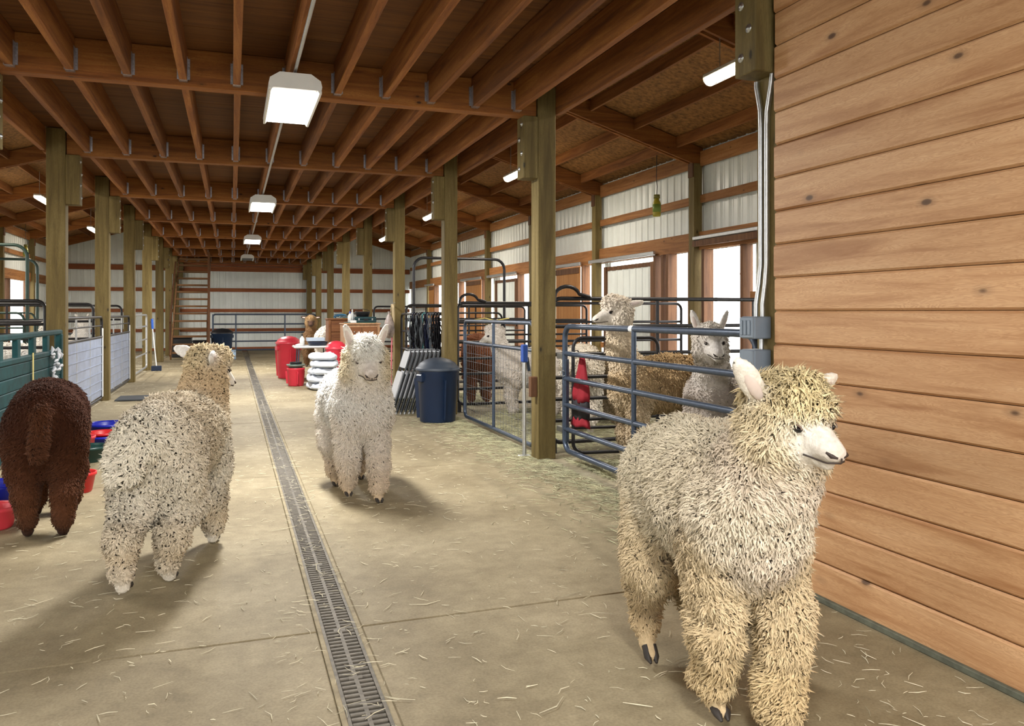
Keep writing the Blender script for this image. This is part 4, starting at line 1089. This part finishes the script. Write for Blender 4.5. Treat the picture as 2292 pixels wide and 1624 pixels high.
# ================================================================== CLUTTER ON THE RIGHT
def plastic(n, c, r=0.38): return plain(n, c, r, var=0.1, scale=4)
M['bluebin'] = plastic('navy_bin_plastic', (0.008, 0.022, 0.06)); M['redbin'] = plastic('red_bin_plastic', (0.62, 0.035, 0.06))
def bin_(loc, h, r, mat, label, lid=True, lidmat=None, handles=True):
    b = empty('trash_bin', loc); tag(b, label, 'trash can')
    r0 = r*0.84
    MB().lathe([(0, 0), (r0, 0), (r0+0.006, 0.02), (r*0.985, h-0.05), (r, h-0.045), (r*1.03, h-0.02), (r*1.03, h), (r*0.96, h), (r*0.94, h-0.03), (r0*0.96, 0.03), (0, 0.03)], 32).build('can', mat, b)
    for q in range(3):
        a = 0.6+q*2.1
        MB().bar((r0*math.cos(a), r0*math.sin(a), 0.05), (r*0.985*math.cos(a), r*0.985*math.sin(a), h*0.82), 0.02, 0.10, (math.cos(a), math.sin(a), 0)).build('rib', mat, b)
    if handles:
        for a in (R(200), R(20)):
            c, s_ = math.cos(a), math.sin(a)
            o = MB().box(-0.05, 0.03, -0.065, 0.065, h-0.16, h-0.06, 0.012).build('handle', mat, b); o.location = (c*r*1.0, s_*r*1.0, 0); o.rotation_euler = (0, 0, a)
    if lid:
        l = MB().lathe([(r*1.08, h-0.012), (r*1.09, h+0.004), (r*1.03, h+0.03), (r*0.98, h+0.035), (r*0.85, h+0.085), (r*0.6, h+0.125), (r*0.3, h+0.148), (0, h+0.155)], 32).build('lid', lidmat or mat, b)
    return b
bin_((2.60, 10.38, 0), 0.70, 0.275, M['bluebin'], 'dark blue trash can with domed lid beside the mesh gate', lidmat=plastic('grey_lid', (0.045, 0.06, 0.085), 0.5))
bin_((1.19, 18.4, 0), 0.78, 0.262, M['redbin'], 'tall red trash can with lid left of the white table')
bin_((1.97, 16.2, 0), 0.74, 0.20, M['redbin'], 'red trash can squeezed in behind the white feed bags')
b = bin_((-0.30, 27.4, 0), 0.80, 0.33, plastic('blue_black_bin', (0.012, 0.03, 0.07)), 'dark blue trash can at the far end beside the stairs', lidmat=M['black'])
sm = bin_((1.2, 16.35, 0), 0.36, 0.17, M['redbin'], 'small red bucket under the white table edge', lid=False, handles=False)
o = MB().lathe([(0, 0), (0.11, 0), (0.18, 0.05), (0.185, 0.07), (0.16, 0.065), (0.1, 0.02), (0, 0.02)], 24).build('pan', plastic('sage_pan', (0.22, 0.3, 0.26)), None, (1.2, 16.35, 0.361)); tag(o, 'shallow sage green pan on the small red bucket', 'pan')
o = MB().lathe([(0, 0), (0.1, 0), (0.12, 0.08), (0.125, 0.09), (0.11, 0.085), (0.09, 0.02), (0, 0.02)], 20).build('bowl', M['black'], None, (1.2, 16.35, 0.384)); tag(o, 'black bowl sitting in the sage green pan', 'bowl')
o = MB().box(-0.14, 0.14, -0.1, 0.1, 0, 0.3, 0.02).build('feed_sack', plain('blue_white_sack', (0.3, 0.42, 0.56), 0.6, var=0.7, scale=9), None, (-0.02, 26.3, 0)); tag(o, 'blue and white sack by the far trash can', 'sack')

# feed bags
M['bag'] = plain('white_woven_bag', (0.68, 0.74, 0.84), 0.55, var=0.07, scale=12, bump=0.5)
rb = np.random.default_rng(2)
for i in range(5):
    a, b2, c2 = 0.28 - 0.006*i, 0.31, 0.068
    nu, nv = 36, 14; vs = []; fs = []
    ph = rb.uniform(0, 6, 8)
    for j in range(nv+1):
        v = -math.pi/2 + math.pi*j/nv
        for k in range(nu):
            u = 2*math.pi*k/nu
            sg = lambda x, e: math.copysign(abs(x)**e, x)
            x = a*sg(math.cos(v), .35)*sg(math.cos(u), .45); y = b2*sg(math.cos(v), .35)*sg(math.sin(u), .45); z = c2*sg(math.sin(v), .7)
            wv = 0.010*math.sin(9*x+ph[0]+7*y)+0.012*abs(math.sin(17*y+ph[1]+9*x))+0.012*abs(math.sin(25*x-12*y+ph[2]))+0.008*math.sin(57*y+ph[4]-40*x)-0.012
            ed = max(abs(x)/a, abs(y)/b2)
            z = z*(1-0.4*ed**6) + wv*(1 if z > 0 else 0.3)*(0.5+ed) - 0.02*ed**8
            x *= 1+0.03*math.sin(5*u+ph[3])
            vs.append((x, y, z))
    for j in range(nv):
        for k in range(nu): fs.append((j*nu+k, j*nu+(k+1) % nu, (j+1)*nu+(k+1) % nu, (j+1)*nu+k))
    mb = MB(); mb.add(vs, fs, True)
    o = mb.build('feed_bag', M['bag'], None, (1.63+rb.normal()*0.02, 15.5+rb.normal()*0.015, 0.072+i*0.137), rb.normal()*0.12)
    tag(o, ['bottom', 'second', 'third', 'fourth', 'topmost'][i] + (' white feed bag of the stack' if i in (0, 4) else ' white feed bag from the floor in the stack'), 'feed bag', 'stacked white feed bags')

# white folding table and what stands on it
t = empty('folding_table', (1.56, 17.0, 0)); tag(t, 'white folding table behind the feed bags', 'table')
MB().box(-0.37, 0.37, -0.33, 0.33, 0.725, 0.775, 0.02).build('tabletop', M['white'], t)
for sx in (-1, 1):
    MB().tube([(sx*0.3, -0.25, 0.0), (sx*0.27, -0.25, 0.72)], 0.013, 8).build('leg', M['bluegate'], t); MB().tube([(sx*0.3, 0.25, 0.0), (sx*0.27, 0.25, 0.72)], 0.013, 8).build('leg', M['bluegate'], t)
    MB().tube([(sx*0.285, -0.25, 0.35), (sx*0.285, 0.25, 0.35)], 0.009, 8).build('crossbar', M['bluegate'], t)
def bottle(loc, h, r, body, cap, label, name='bottle'):
    b = empty(name, loc); tag(b, label, 'bottle')
    MB().lathe([(0, 0), (r, 0), (r, h*0.6), (r*0.5, h*0.75), (r*0.3, h*0.8), (r*0.3, h*0.86), (0, h*0.86)], 16).build('flask', body, b)
    MB().lathe([(r*0.38, h*0.84), (r*0.38, h*0.97), (r*0.3, h), (0, h)], 12).build('cap', cap, b)
bottle((1.36, 16.85, 0.776), 0.24, 0.05, M['white'], M['black'], 'white bottle with black cap on the folding table')
o = MB().lathe([(0, 0), (0.17, 0), (0.21, 0.07), (0.215, 0.08), (0.2, 0.08), (0.16, 0.015), (0, 0.015)], 24).build('basin', plastic('navy_basin', (0.012, 0.02, 0.05)), None, (1.68, 16.93, 0.776)); tag(o, 'dark navy basin on the folding table', 'basin')
tr = empty('tray', (1.64, 17.0, 0.866)); tag(tr, 'pale blue tray resting on the navy basin', 'tray')
MB().box(-0.17, 0.17, -0.12, 0.12, 0, 0.02, 0.006).build('base', plastic('pale_blue_tray', (0.5, 0.6, 0.72)), tr)
for s in (-1, 1):
    MB().box(-0.17, 0.17, min(s*0.12, s*0.13), max(s*0.12, s*0.13), 0, 0.07, 0.004).build('side', plastic('pale_blue_tray_side', (0.5, 0.6, 0.72)), tr)
    MB().box(min(s*0.17, s*0.18), max(s*0.17, s*0.18), -0.13, 0.13, 0, 0.07, 0.004).build('end', plastic('pale_blue_tray_end', (0.5, 0.6, 0.72)), tr)
mb = MB()
mb.lathe([(0, 0), (0.09, 0.0), (0.1, 0.01), (0.07, 0.03), (0.03, 0.045), (0, 0.05)], 14)
o = mb.build('cloth', plain('white_cloth', (0.75, 0.74, 0.74), 0.8), None, (1.30, 16.8, 0.776)); tag(o, 'crumpled white cloth on the left of the folding table', 'cloth')

# cabinets
def cabinet(loc, wx, dy, h, mside, mfront, label, doors=2):
    c = empty('wooden_cabinet', loc); tag(c, label, 'cabinet')
    MB().box(0, wx, 0.02, dy, 0, h, 0.004).build('body', mside, c)
    MB().box(-0.02, wx+0.02, -0.02, dy+0.02, h, h+0.03, 0.006).build('top', mside, c)
    for s in (0, 1): MB().box(s*(wx-0.05), s*(wx-0.05)+0.05, -0.004, 0.02, 0, h, 0.003).build('corner_stile', mside, c)
    dw = (wx-0.1)/doors
    for q in range(doors):
        x = 0.05+q*dw
        d = MB().box(x+0.006, x+dw-0.006, 0.0, 0.02, 0.06, h-0.28, 0.004).build('door', mfront, c)
        MB().box(x+0.05, x+dw-0.05, -0.008, 0.0, 0.12, h-0.34, 0.004).build('panel', mfront, d)
        MB().ball((x+(dw-0.04 if q == 0 else 0.04), -0.02, h-0.55), 0.014, 8, 6).build('knob', M['bolt'], d)
        f = MB().box(x+0.006, x+dw-0.006, 0.0, 0.02, h-0.26, h-0.05, 0.004).build('drawer', mfront, c)
        MB().ball((x+dw/2, -0.012, h-0.155), 0.014, 8, 6).build('knob', M['bolt'], f)
M['cabside'] = wood('cabinet_pine', (0.34, 0.18, 0.09), (0.52, 0.31, 0.17), (0.6, 0.39, 0.23), 'z', vary=0.03)
M['cabfront'] = wood('cabinet_oak', (0.14, 0.05, 0.018), (0.25, 0.10, 0.035), (0.34, 0.16, 0.06), 'x', vary=0.03)
cabinet((2.18, 16.62, 0), 0.74, 0.62, 1.21, M['cabside'], M['cabfront'], 'pine-sided wooden cabinet with dark front, cluttered top')
cabinet((1.98, 17.62, 0), 0.62, 0.55, 1.30, M['cabfront'], M['cabfront'], 'dark wooden cabinet behind the pine-sided one', 1)
ZT = 1.241
o = MB().box(-0.3, 0.3, -0.25, 0.25, 0, 0.012, 0.004).build('green_mat', plain('green_mat', (0.08, 0.16, 0.12), 0.7), None, (2.55, 16.95, ZT)); tag(o, 'thin green mat on the cabinet top', 'mat')
tb = empty('tool_case', (2.66, 16.98, ZT+0.0125)); tag(tb, 'dark teal tool case lying on the cabinet', 'case')
tm = plastic('dark_teal_case', (0.015, 0.05, 0.06)); MB().box(-0.23, 0.23, -0.14, 0.14, 0, 0.06, 0.012).build('lower_shell', tm, tb)
MB().box(-0.225, 0.225, -0.135, 0.135, 0.062, 0.115, 0.012).build('lid', tm, tb); MB().box(-0.05, 0.05, -0.165, -0.14, 0.04, 0.07, 0.006).build('handle', M['black'], tb)
for s in (-1, 1): MB().box(s*0.14-0.015, s*0.14+0.015, -0.147, -0.138, 0.04, 0.085, 0.002).build('latch', M['galv'], tb)
bk = empty('black_basket', (2.62, 17.0, ZT+0.129)); tag(bk, 'black basket stacked on the tool case', 'basket')
MB().lathe([(0, 0), (0.13, 0), (0.16, 0.1), (0.165, 0.11), (0.15, 0.11), (0.12, 0.01), (0, 0.01)], 20).build('bowl', M['black'], bk)
MB().tube(arc((0, 0, 0.1), 0.15, 0, math.pi, (1, 0, 0), (0, 0, 0.4), 10), 0.006, 6).build('handle', M['black'], bk)
bottle((2.33, 16.85, ZT), 0.24, 0.042, M['white'], plastic('blue_cap', (0.02, 0.05, 0.4)), 'white spray bottle with blue cap on the cabinet')
bottle((2.42, 17.12, ZT+0.0125), 0.27, 0.04, M['white'], M['white'], 'plain white bottle behind the blue-capped one')
o = MB().box(-0.06, 0.06, -0.05, 0.05, 0, 0.055, 0.006).build('small_box', M['white'], None, (2.38, 16.70, ZT+0.0005)); tag(o, 'little white box at the cabinet edge', 'box')
mb = MB(); rg = random.Random(8)
for i in range(9): mb.tube([(rg.uniform(-.16, .16), rg.uniform(-.12, .12), 0.012+0.008*i), (rg.uniform(-.16, .16), rg.uniform(-.12, .12), 0.03+0.008*i), (rg.uniform(-.16, .16), rg.uniform(-.12, .12), 0.015+0.008*i)], 0.011, 6)
o = mb.build('rope_bundle', plain('blue_rope', (0.05, 0.2, 0.36), 0.7, var=0.5), None, (2.25, 17.75, 1.33)); tag(o, 'tangle of blue rope on the dark cabinet', 'rope')
o = MB().lathe([(0.0, 0.11), (0.05, 0.105), (0.085, 0.07), (0.09, 0.02), (0.14, 0.005), (0.14, 0.0), (0.0, 0.0)][::-1], 20).build('straw_hat', plain('straw_hat', (0.5, 0.38, 0.2), 0.8), None, (2.82, 17.12, ZT+0.0)); tag(o, 'tan brimmed hat on the right of the cabinet top', 'hat')

# folding chairs
M['chairgrey'] = plain('grey_chair_plastic', (0.52, 0.54, 0.57), 0.5, var=0.06); M['chairframe'] = plain('dark_chair_frame', (0.06, 0.07, 0.08), 0.4, 0.4)
M['chairbeige'] = plain('beige_chair_metal', (0.58, 0.52, 0.42), 0.45); M['chairtube'] = plain('pale_chair_tube', (0.62, 0.58, 0.5), 0.4)
def folded_chair(loc, rot, mp_, mf, label, group=None):
    c = empty('folding_chair', loc); c.rotation_euler = rot; tag(c, label, 'chair', group)
    # plane of the chair: local y (width) and z (height); thickness along x
    U, W = (0, 1, 0), (0, 0, 1)
    pts = [(0, -0.22, 0)] + arc((0, -0.14, 0.87), 0.08, math.pi, math.pi/2, U, W, 5) + arc((0, 0.14, 0.87), 0.08, math.pi/2, 0, U, W, 5) + [(0, 0.22, 0)]
    MB().tube(pts, 0.012, 8).build('front_frame', mf, c)
    MB().tube([(0.018, -0.19, 0.01), (0.02, -0.19, 0.6), (0.02, 0.19, 0.6), (0.018, 0.19, 0.01)], 0.010, 8).build('rear_leg_frame', mf, c)
    MB().tube([(0.018, -0.19, 0.15), (0.018, 0.19, 0.15)], 0.008, 6).build('stretcher', mf, c)
    def panel(z0, z1, x, w, nm):
        poly = []
        for (cy, cz, a0) in ((w-0.04, z1-0.05, 0), (-w+0.04, z1-0.05, math.pi/2), (-w+0.04, z0+0.03, math.pi), (w-0.04, z0+0.03, 1.5*math.pi)):
            for q in range(5):
                a = a0+q*math.pi/8; poly.append((cy+0.04*math.cos(a), cz+0.03*math.sin(a)))
        MB().prism(poly, 'x', x-0.010, x+0.010).build(nm, mp_, c)
    panel(0.68, 0.95, 0.0, 0.205, 'backrest'); panel(0.22, 0.64, -0.014, 0.195, 'seat')
    for s in (-1, 1): MB().tube([(0, s*0.22, -0.002), (0, s*0.22, 0.03)], 0.015, 8).build('foot_cap', M['galv'], c)
CH = ['leftmost', 'second from left', 'third from left', 'fourth from left', 'fifth from left', 'sixth from left', 'seventh from left', 'eighth from left', 'rightmost']
for i in range(9):
    folded_chair((2.14+0.062*i, 11.45+0.01*(i % 2), 0.004), (0, R(17.5), 0), M['chairgrey'], M['chairframe'], 'grey folded chair leaning beside the blue bin, '+CH[i]+' of its stack', 'folded chairs leaning together')
folded_chair((2.42, 16.36, 0.004), (0, R(9), R(90)), M['chairbeige'], M['chairtube'], 'beige folding chair leaning on the cabinet front')

# halters hanging from the black panel
rg = random.Random(21)
HM = [plain('black_webbing', (0.006, 0.006, 0.008), 0.9, spec=0.1), plain('navy_webbing', (0.008, 0.012, 0.035), 0.9, spec=0.1), plain('grey_webbing', (0.10, 0.115, 0.13), 0.8, spec=0.1), plain('teal_webbing', (0.05, 0.28, 0.3), 0.6)]
HN = ['black', 'navy', 'grey', 'teal']
HP = ['nearest post', 'second along', 'third along', 'fourth along', 'fifth along', 'sixth along', 'seventh along', 'eighth along', 'ninth along', 'tenth along', 'eleventh along', 'last along']
for i in range(12):
    y = 11.36 + i*0.185
    h = empty('rope_halter', (2.915, y, 1.42)); mi = rg.choice([0, 0, 0, 0, 1, 1, 2]) if i else 0
    tag(h, '%s halter hanging from the panel behind the chairs, %s' % (HN[mi], HP[i] if i else 'nearest the third post'), 'halter', 'halters on the pen panel')
    for q in range(6):
        a = rg.uniform(0.04, 0.1); L = rg.uniform(0.12, 0.28); off = rg.uniform(-0.06, 0.06)
        z0 = -0.02 - q*rg.uniform(0.03, 0.07)
        pts = [(0.01*math.sin(3*t)+0.008*q-0.06, off+a*math.sin(t), z0-L+L*math.cos(t)) for t in [2*math.pi*u/16 for u in range(16)]]
        MB().tube(pts, 0.014, 6, closed=True, flat=0.5).build('strap', HM[mi], h)
    pts = [(0.025, 0, 0.01), (-0.01, 0, 0.035), (-0.045, 0, 0.0), (-0.04, rg.uniform(-.05, .05), -0.3), (-0.03, rg.uniform(-.06, .06), -0.62)]
    MB().tube(pts, 0.010, 6).build('lead_rope', HM[(mi+rg.choice([0, 0, 1])) % 4], h)
    MB().tube(arc((-0.045, 0.02, -0.16), 0.022, 0, 2*math.pi, (0, 1, 0), (0, 0, 1), 10)[:-1], 0.004, 6, closed=True).build('ring', M['galv'], h)

# things hung on and leaned against the third post
rp = empty('rope_coil', (2.80, 14.6, 1.55)); tag(rp, 'tan coiled lead rope hanging on the post behind the chairs', 'rope')
for q in range(4):
    MB().tube([(0.01*q-0.02, (0.07+0.012*q)*math.sin(t), -0.14-0.02*q+(0.2+0.02*q)*math.cos(t)) for t in [2*math.pi*u/18 for u in range(18)]], 0.006, 6, closed=True).build('loop', plain('tan_rope', (0.45, 0.36, 0.22), 0.8), rp)
MB().tube([(0.0, 0, 0.07), (0.05, 0, 0.09)], 0.006, 6).build('hook', M['galv'], rp)
pb = MB(); pb.lathe([(0.0, 0.0), (0.07, 0.02), (0.10, 0.14), (0.085, 0.30), (0.05, 0.40), (0.02, 0.45), (0.03, 0.5)], 16)
o = pb.build('hanging_bag', plain('grey_brown_bag', (0.26, 0.21, 0.19), 0.45, var=0.5, scale=14), None, (2.73, 14.55, 0.98)); tag(o, 'grey brown bag hanging on the post beside the cabinet', 'bag')
def stick_tool(loc, top, mh, label, head=None, name='broom'):
    b = empty(name, loc); tag(b, label, 'tool')
    MB().tube([(0, 0, 0.12), top], 0.014, 8).build('handle', mh, b)
    if head: MB().box(-0.12, 0.12, -0.03, 0.03, 0.0, 0.13, 0.01).build('head', head, b)
    return b
stick_tool((2.74, 14.42, 0), (0.04, 0.12, 1.22), plain('pink_handle', (0.5, 0.12, 0.14), 0.5), 'broom with pinkish red handle leaning on the post', M['black'])
sh = stick_tool((-1.78, 21.7, 0), (-0.1, 0.12, 1.05), M['white'], 'white-handled scoop with blue grip leaning by the stairs', M['bluebin'], 'scoop')
MB().tube([(-0.1, 0.12, 1.05), (-0.115, 0.138, 1.3)], 0.03, 10).build('grip', plain('bright_blue_grip', (0.02, 0.12, 0.6), 0.4), sh)

# red and black jacket on the gate
mj = plain('red_jacket', (0.27, 0.007, 0.018), 0.8, var=0.15); mk = plain('black_jacket', (0.02, 0.018, 0.022), 0.75)
def drape(mb, zs, ws, ts, ph, n=40):
    vs = []; fs = []
    for j, (z, w_, t_) in enumerate(zip(zs, ws, ts)):
        for k in range(n):
            a = 2*math.pi*k/n
            f = 1 + 0.16*math.sin(5*a+ph+0.25*j)+0.08*math.sin(9*a-ph+0.4*j)
            vs.append((t_*f*math.cos(a)*0.9, w_*math.sin(a)*(0.85+0.15*f) + 0.25*w_, z + 0.012*math.sin(3*a+ph)))
    for j in range(len(zs)-1):
        for k in range(n): fs.append((j*n+k, j*n+(k+1) % n, (j+1)*n+(k+1) % n, (j+1)*n+k))
    fs.append(tuple(range(n))[::-1]); fs.append(tuple(range((len(zs)-1)*n, len(zs)*n)))
    return mb.add(vs, fs, True)
jk = empty('jacket', (3.175, 6.97, 0)); tag(jk, 'red and black jacket hanging from the six-bar gate', 'jacket')
drape(MB(), [1.03, 0.97, 0.88, 0.80, 0.72, 0.66, 0.60], [0.035, 0.06, 0.085, 0.12, 0.15, 0.16, 0.15], [0.02, 0.028, 0.036, 0.045, 0.06, 0.066, 0.062], 0.3).build('upper_shell', mj, jk)
drape(MB(), [0.62, 0.55, 0.48, 0.43], [0.14, 0.15, 0.15, 0.14], [0.055, 0.06, 0.06, 0.056], 1.1).build('black_panel', mk, jk)
drape(MB(), [0.46, 0.42, 0.385, 0.36], [0.12, 0.15, 0.165, 0.17], [0.05, 0.06, 0.068, 0.066], 2.0).build('hem', mj, jk)
MB().tube([(0.0, 0.01, 1.0), (-0.05, 0.01, 1.09), (-0.1, 0.01, 1.085)], 0.006, 6).build('hang_loop', mk, jk)

# ================================================================== BOWLS ON THE LEFT
def bowl(loc, r, h, m, label):
    o = MB().lathe([(0, 0), (r*0.72, 0), (r*0.76, 0.01), (r*0.93, h-0.03), (r, h-0.025), (r, h), (r*0.93, h), (r*0.9, h-0.02), (r*0.7, 0.02), (0, 0.02)], 32).build('feed_bowl', m, None, loc)
    tag(o, label, 'bowl', 'feed bowls on the left'); return o
MBl = plastic('royal_blue_bowl', (0.008, 0.018, 0.42)); MRd = plastic('bright_red_bowl', (0.6, 0.012, 0.015)); MGr = plastic('dark_green_tub', (0.01, 0.05, 0.045))
MPk = plastic('pinkish_red_bowl', (0.68, 0.05, 0.07))
bowl((-1.34, 10.15, 0.001), 0.235, 0.19, MBl, 'royal blue bowl farthest back by the teal gate')
bowl((-1.29, 9.45, 0.001), 0.20, 0.15, MBl, 'royal blue bowl with a red bowl nested in it')
bowl((-1.29, 9.45, 0.055), 0.185, 0.13, MRd, 'red bowl nested in the blue bowl')
bowl((-1.33, 8.72, 0.001), 0.19, 0.15, MGr, 'dark green tub nearest the brown alpaca')
bowl((-1.42, 9.0, 0.001), 0.12, 0.21, MPk, 'small pinkish red bowl behind the dark green tub')
bowl((-1.62, 6.78, 0.001), 0.19, 0.20, MBl, 'deep blue tub in front of the brown alpaca, at the left edge')
bowl((-1.18, 7.25, 0.001), 0.14, 0.16, MRd, 'red bowl glimpsed between the brown alpaca legs')
bowl((-1.525, 6.22, 0.001), 0.16, 0.15, MPk, 'pinkish red bowl nearest the camera at the left edge')
mt = MB().box(-0.26, 0.26, -0.35, 0.35, 0, 0.03, 0.008).build('rubber_mat', plain('dark_rubber', (0.05, 0.055, 0.06), 0.6), None, (-1.55, 14.75, 0.001)); tag(mt, 'dark rubber mat beside the left timber post', 'mat')

# ================================================================== STAIRS
st = empty('wooden_staircase', (-1.26, 26.6, 0)); tag(st, 'steep open wooden staircase up to the loft', 'staircase')
RISE, RUN, NT = 0.243, 0.30, 14
ms = wood('stair_wood', (0.13, 0.06, 0.025), (0.26, 0.13, 0.05), (0.36, 0.2, 0.09), 'x', vary=0.15)
for i in range(NT): MB().box(-0.50, 0.50, i*RUN, i*RUN+0.27, (i+1)*RISE-0.06, (i+1)*RISE, 0.005).build('tread', ms, st)
for s in (-1, 1):
    MB().bar((s*0.52, -0.05, 0.06), (s*0.52, NT*RUN, NT*RISE+0.05), 0.04, 0.24, (0, -RISE, RUN)).build('stringer', ms, st)
    MB().bar((s*0.54, 0.1, 0.1), (s*0.54, 0.1, 1.2), 0.06, 0.06, (0, 1, 0)).build('newel', M['jamb'], st)
    MB().bar((s*0.54, 0.05, 1.15), (s*0.54, NT*RUN*0.62, NT*RISE*0.62+1.05), 0.05, 0.09, (0, -RISE, RUN)).build('handrail', M['jamb'], st)
for i, (x, y, w_, h_) in enumerate(((-1.55, 28.3, 0.30, 0.62), (-0.98, 28.5, 0.24, 0.5))):  # invented black boxes that fill in the dark area below the treads
    tt = empty('stair_dark_filler', (x, y, 0)); tag(tt, ('larger' if i == 0 else 'smaller') + ' black box added to fill the dark area under the staircase', 'filler box')
    MB().box(-w_, w_, -0.3, 0.3, 0, h_, 0.02).build('tub', M['black'], tt)
    MB().box(-w_-0.02, w_+0.02, -0.32, 0.32, h_, h_+0.04, 0.012).build('lid', M['black'], tt)
o = MB().bar((0, 0, 0), (0, 0, 3.35), 0.07, 0.09, (0, 1, 0)).build('stair_post', M['jamb'], None, (-0.68, 26.6, 0)); tag(o, 'slender wooden post at the foot of the staircase', 'post')

# ================================================================== STRAW AND HAY
def straw(name, n, sampler, lmin, lmax, r, m, label, lift=0.004, tilt=0.0, seed=0):
    rng = np.random.default_rng(seed)
    P0 = sampler(rng, n); a = rng.uniform(0, 6.283, n); L = rng.uniform(lmin, lmax, n)**1.0
    bend = rng.normal(0, 0.5, n); z = P0[:, 2] + lift + rng.uniform(0, 0.004, n)
    d = np.stack([np.cos(a), np.sin(a), rng.normal(0, 1, n)*tilt], 1)*L[:, None]*0.5
    e = np.stack([np.cos(a+bend), np.sin(a+bend), rng.normal(0, 1, n)*tilt], 1)*L[:, None]*0.5
    c = np.stack([P0[:, 0], P0[:, 1], z], 1)
    pts = np.stack([c-d, c, c+e], 1)
    pts[:, :, 2] = np.maximum(pts[:, :, 2], lift*0.8)
    sd = np.stack([-np.sin(a), np.cos(a), np.zeros(n)], 1); up = np.array((0, 0, 1.0))
    rr = (r*rng.uniform(0.6, 1.4, n))[:, None]
    V = np.zeros((n, 9, 3))
    for j in range(3):
        k = 0.5 if j != 1 else 1.0
        V[:, j*3] = pts[:, j]-sd*rr*k; V[:, j*3+1] = pts[:, j]+sd*rr*k; V[:, j*3+2] = pts[:, j]+up*rr*1.1*k
    b = (np.arange(n)*9)[:, None]; T = []
    for j in (0, 3):
        for q in ((0, 1), (1, 2), (2, 0)):
            T.append(b+np.array((j+q[0], j+q[1], j+3+q[1]))); T.append(b+np.array((j+q[0], j+3+q[1], j+3+q[0])))
    me = np_mesh(name, V.reshape(-1, 3), np.concatenate(T), m, None, False)
    o = bpy.data.objects.new(name, me); link(o); tag(o, label, 'straw', kind='stuff'); return o
M['straw'] = plain('dry_straw', (0.62, 0.57, 0.41), 0.75, var=0.35, scale=3); M['hay'] = plain('green_hay', (0.40, 0.39, 0.24), 0.8, var=0.5, scale=5)
def s_aisle(rng, n):
    x = rng.uniform(-1.95, 2.75, n); y = 1.8 + 24*rng.random(n)**1.5
    return np.stack([x, y, np.zeros(n)], 1)
def s_edge(rng, n):
    x = 2.95 - np.abs(rng.normal(0, 0.28, n)); y = rng.uniform(3.9, 14, n); bad = x < 1.6; x[bad] = 2.4
    return np.stack([x, y, np.zeros(n)], 1)
def s_drain(rng, n):
    return np.stack([MID+rng.normal(0, 0.13, n), 2.0+18*rng.random(n)**1.3, np.zeros(n)], 1)
straw('loose_straw', 4600, s_aisle, 0.015, 0.085, 0.0019, M['straw'], 'loose straw scattered over the concrete aisle', seed=1)
straw('loose_straw', 160, s_aisle, 0.08, 0.22, 0.0022, M['straw'], 'longer pale straw stalks lying about the aisle', seed=9)
straw('loose_straw', 6500, s_edge, 0.03, 0.16, 0.0022, M['hay'], 'greenish straw gathered along the foot of the gates', seed=2)
straw('loose_straw', 500, s_drain, 0.02, 0.10, 0.0016, M['straw'], 'straw caught on the drain grating', seed=3)
def s_pen(rng, n):
    cl = rng.integers(0, 14, n); cx = np.array([3.5, 4.3, 5.2, 3.4, 4.6, 3.9, 3.5, 4.4, 3.3, 3.7, 5.0, 4.2, 3.3, 3.6]); cy = np.array([5.2, 6.2, 5.4, 6.6, 7.2, 4.9, 8.2, 8.8, 9.2, 10.2, 9.8, 10.7, 12.5, 13.3])
    x = cx[cl]+rng.normal(0, 0.32, n); y = cy[cl]+rng.normal(0, 0.32, n); x = np.clip(x, 3.12, 6.8)
    dd = np.exp(-((x-cx[cl])**2+(y-cy[cl])**2)/0.12)
    return np.stack([x, y, rng.random(n)*0.07*dd], 1)
straw('pen_hay', 16000, s_pen, 0.05, 0.2, 0.0028, M['hay'], 'drifts of green hay on the floor of the right pens', tilt=0.15, seed=4)
def s_penl(rng, n): return np.stack([rng.uniform(-5.9, -2.15, n), rng.uniform(8, 26, n), np.zeros(n)], 1)
straw('pen_hay', 5000, s_penl, 0.05, 0.2, 0.003, M['straw'], 'thin straw bedding on the floor of the left pens', tilt=0.1, seed=5)
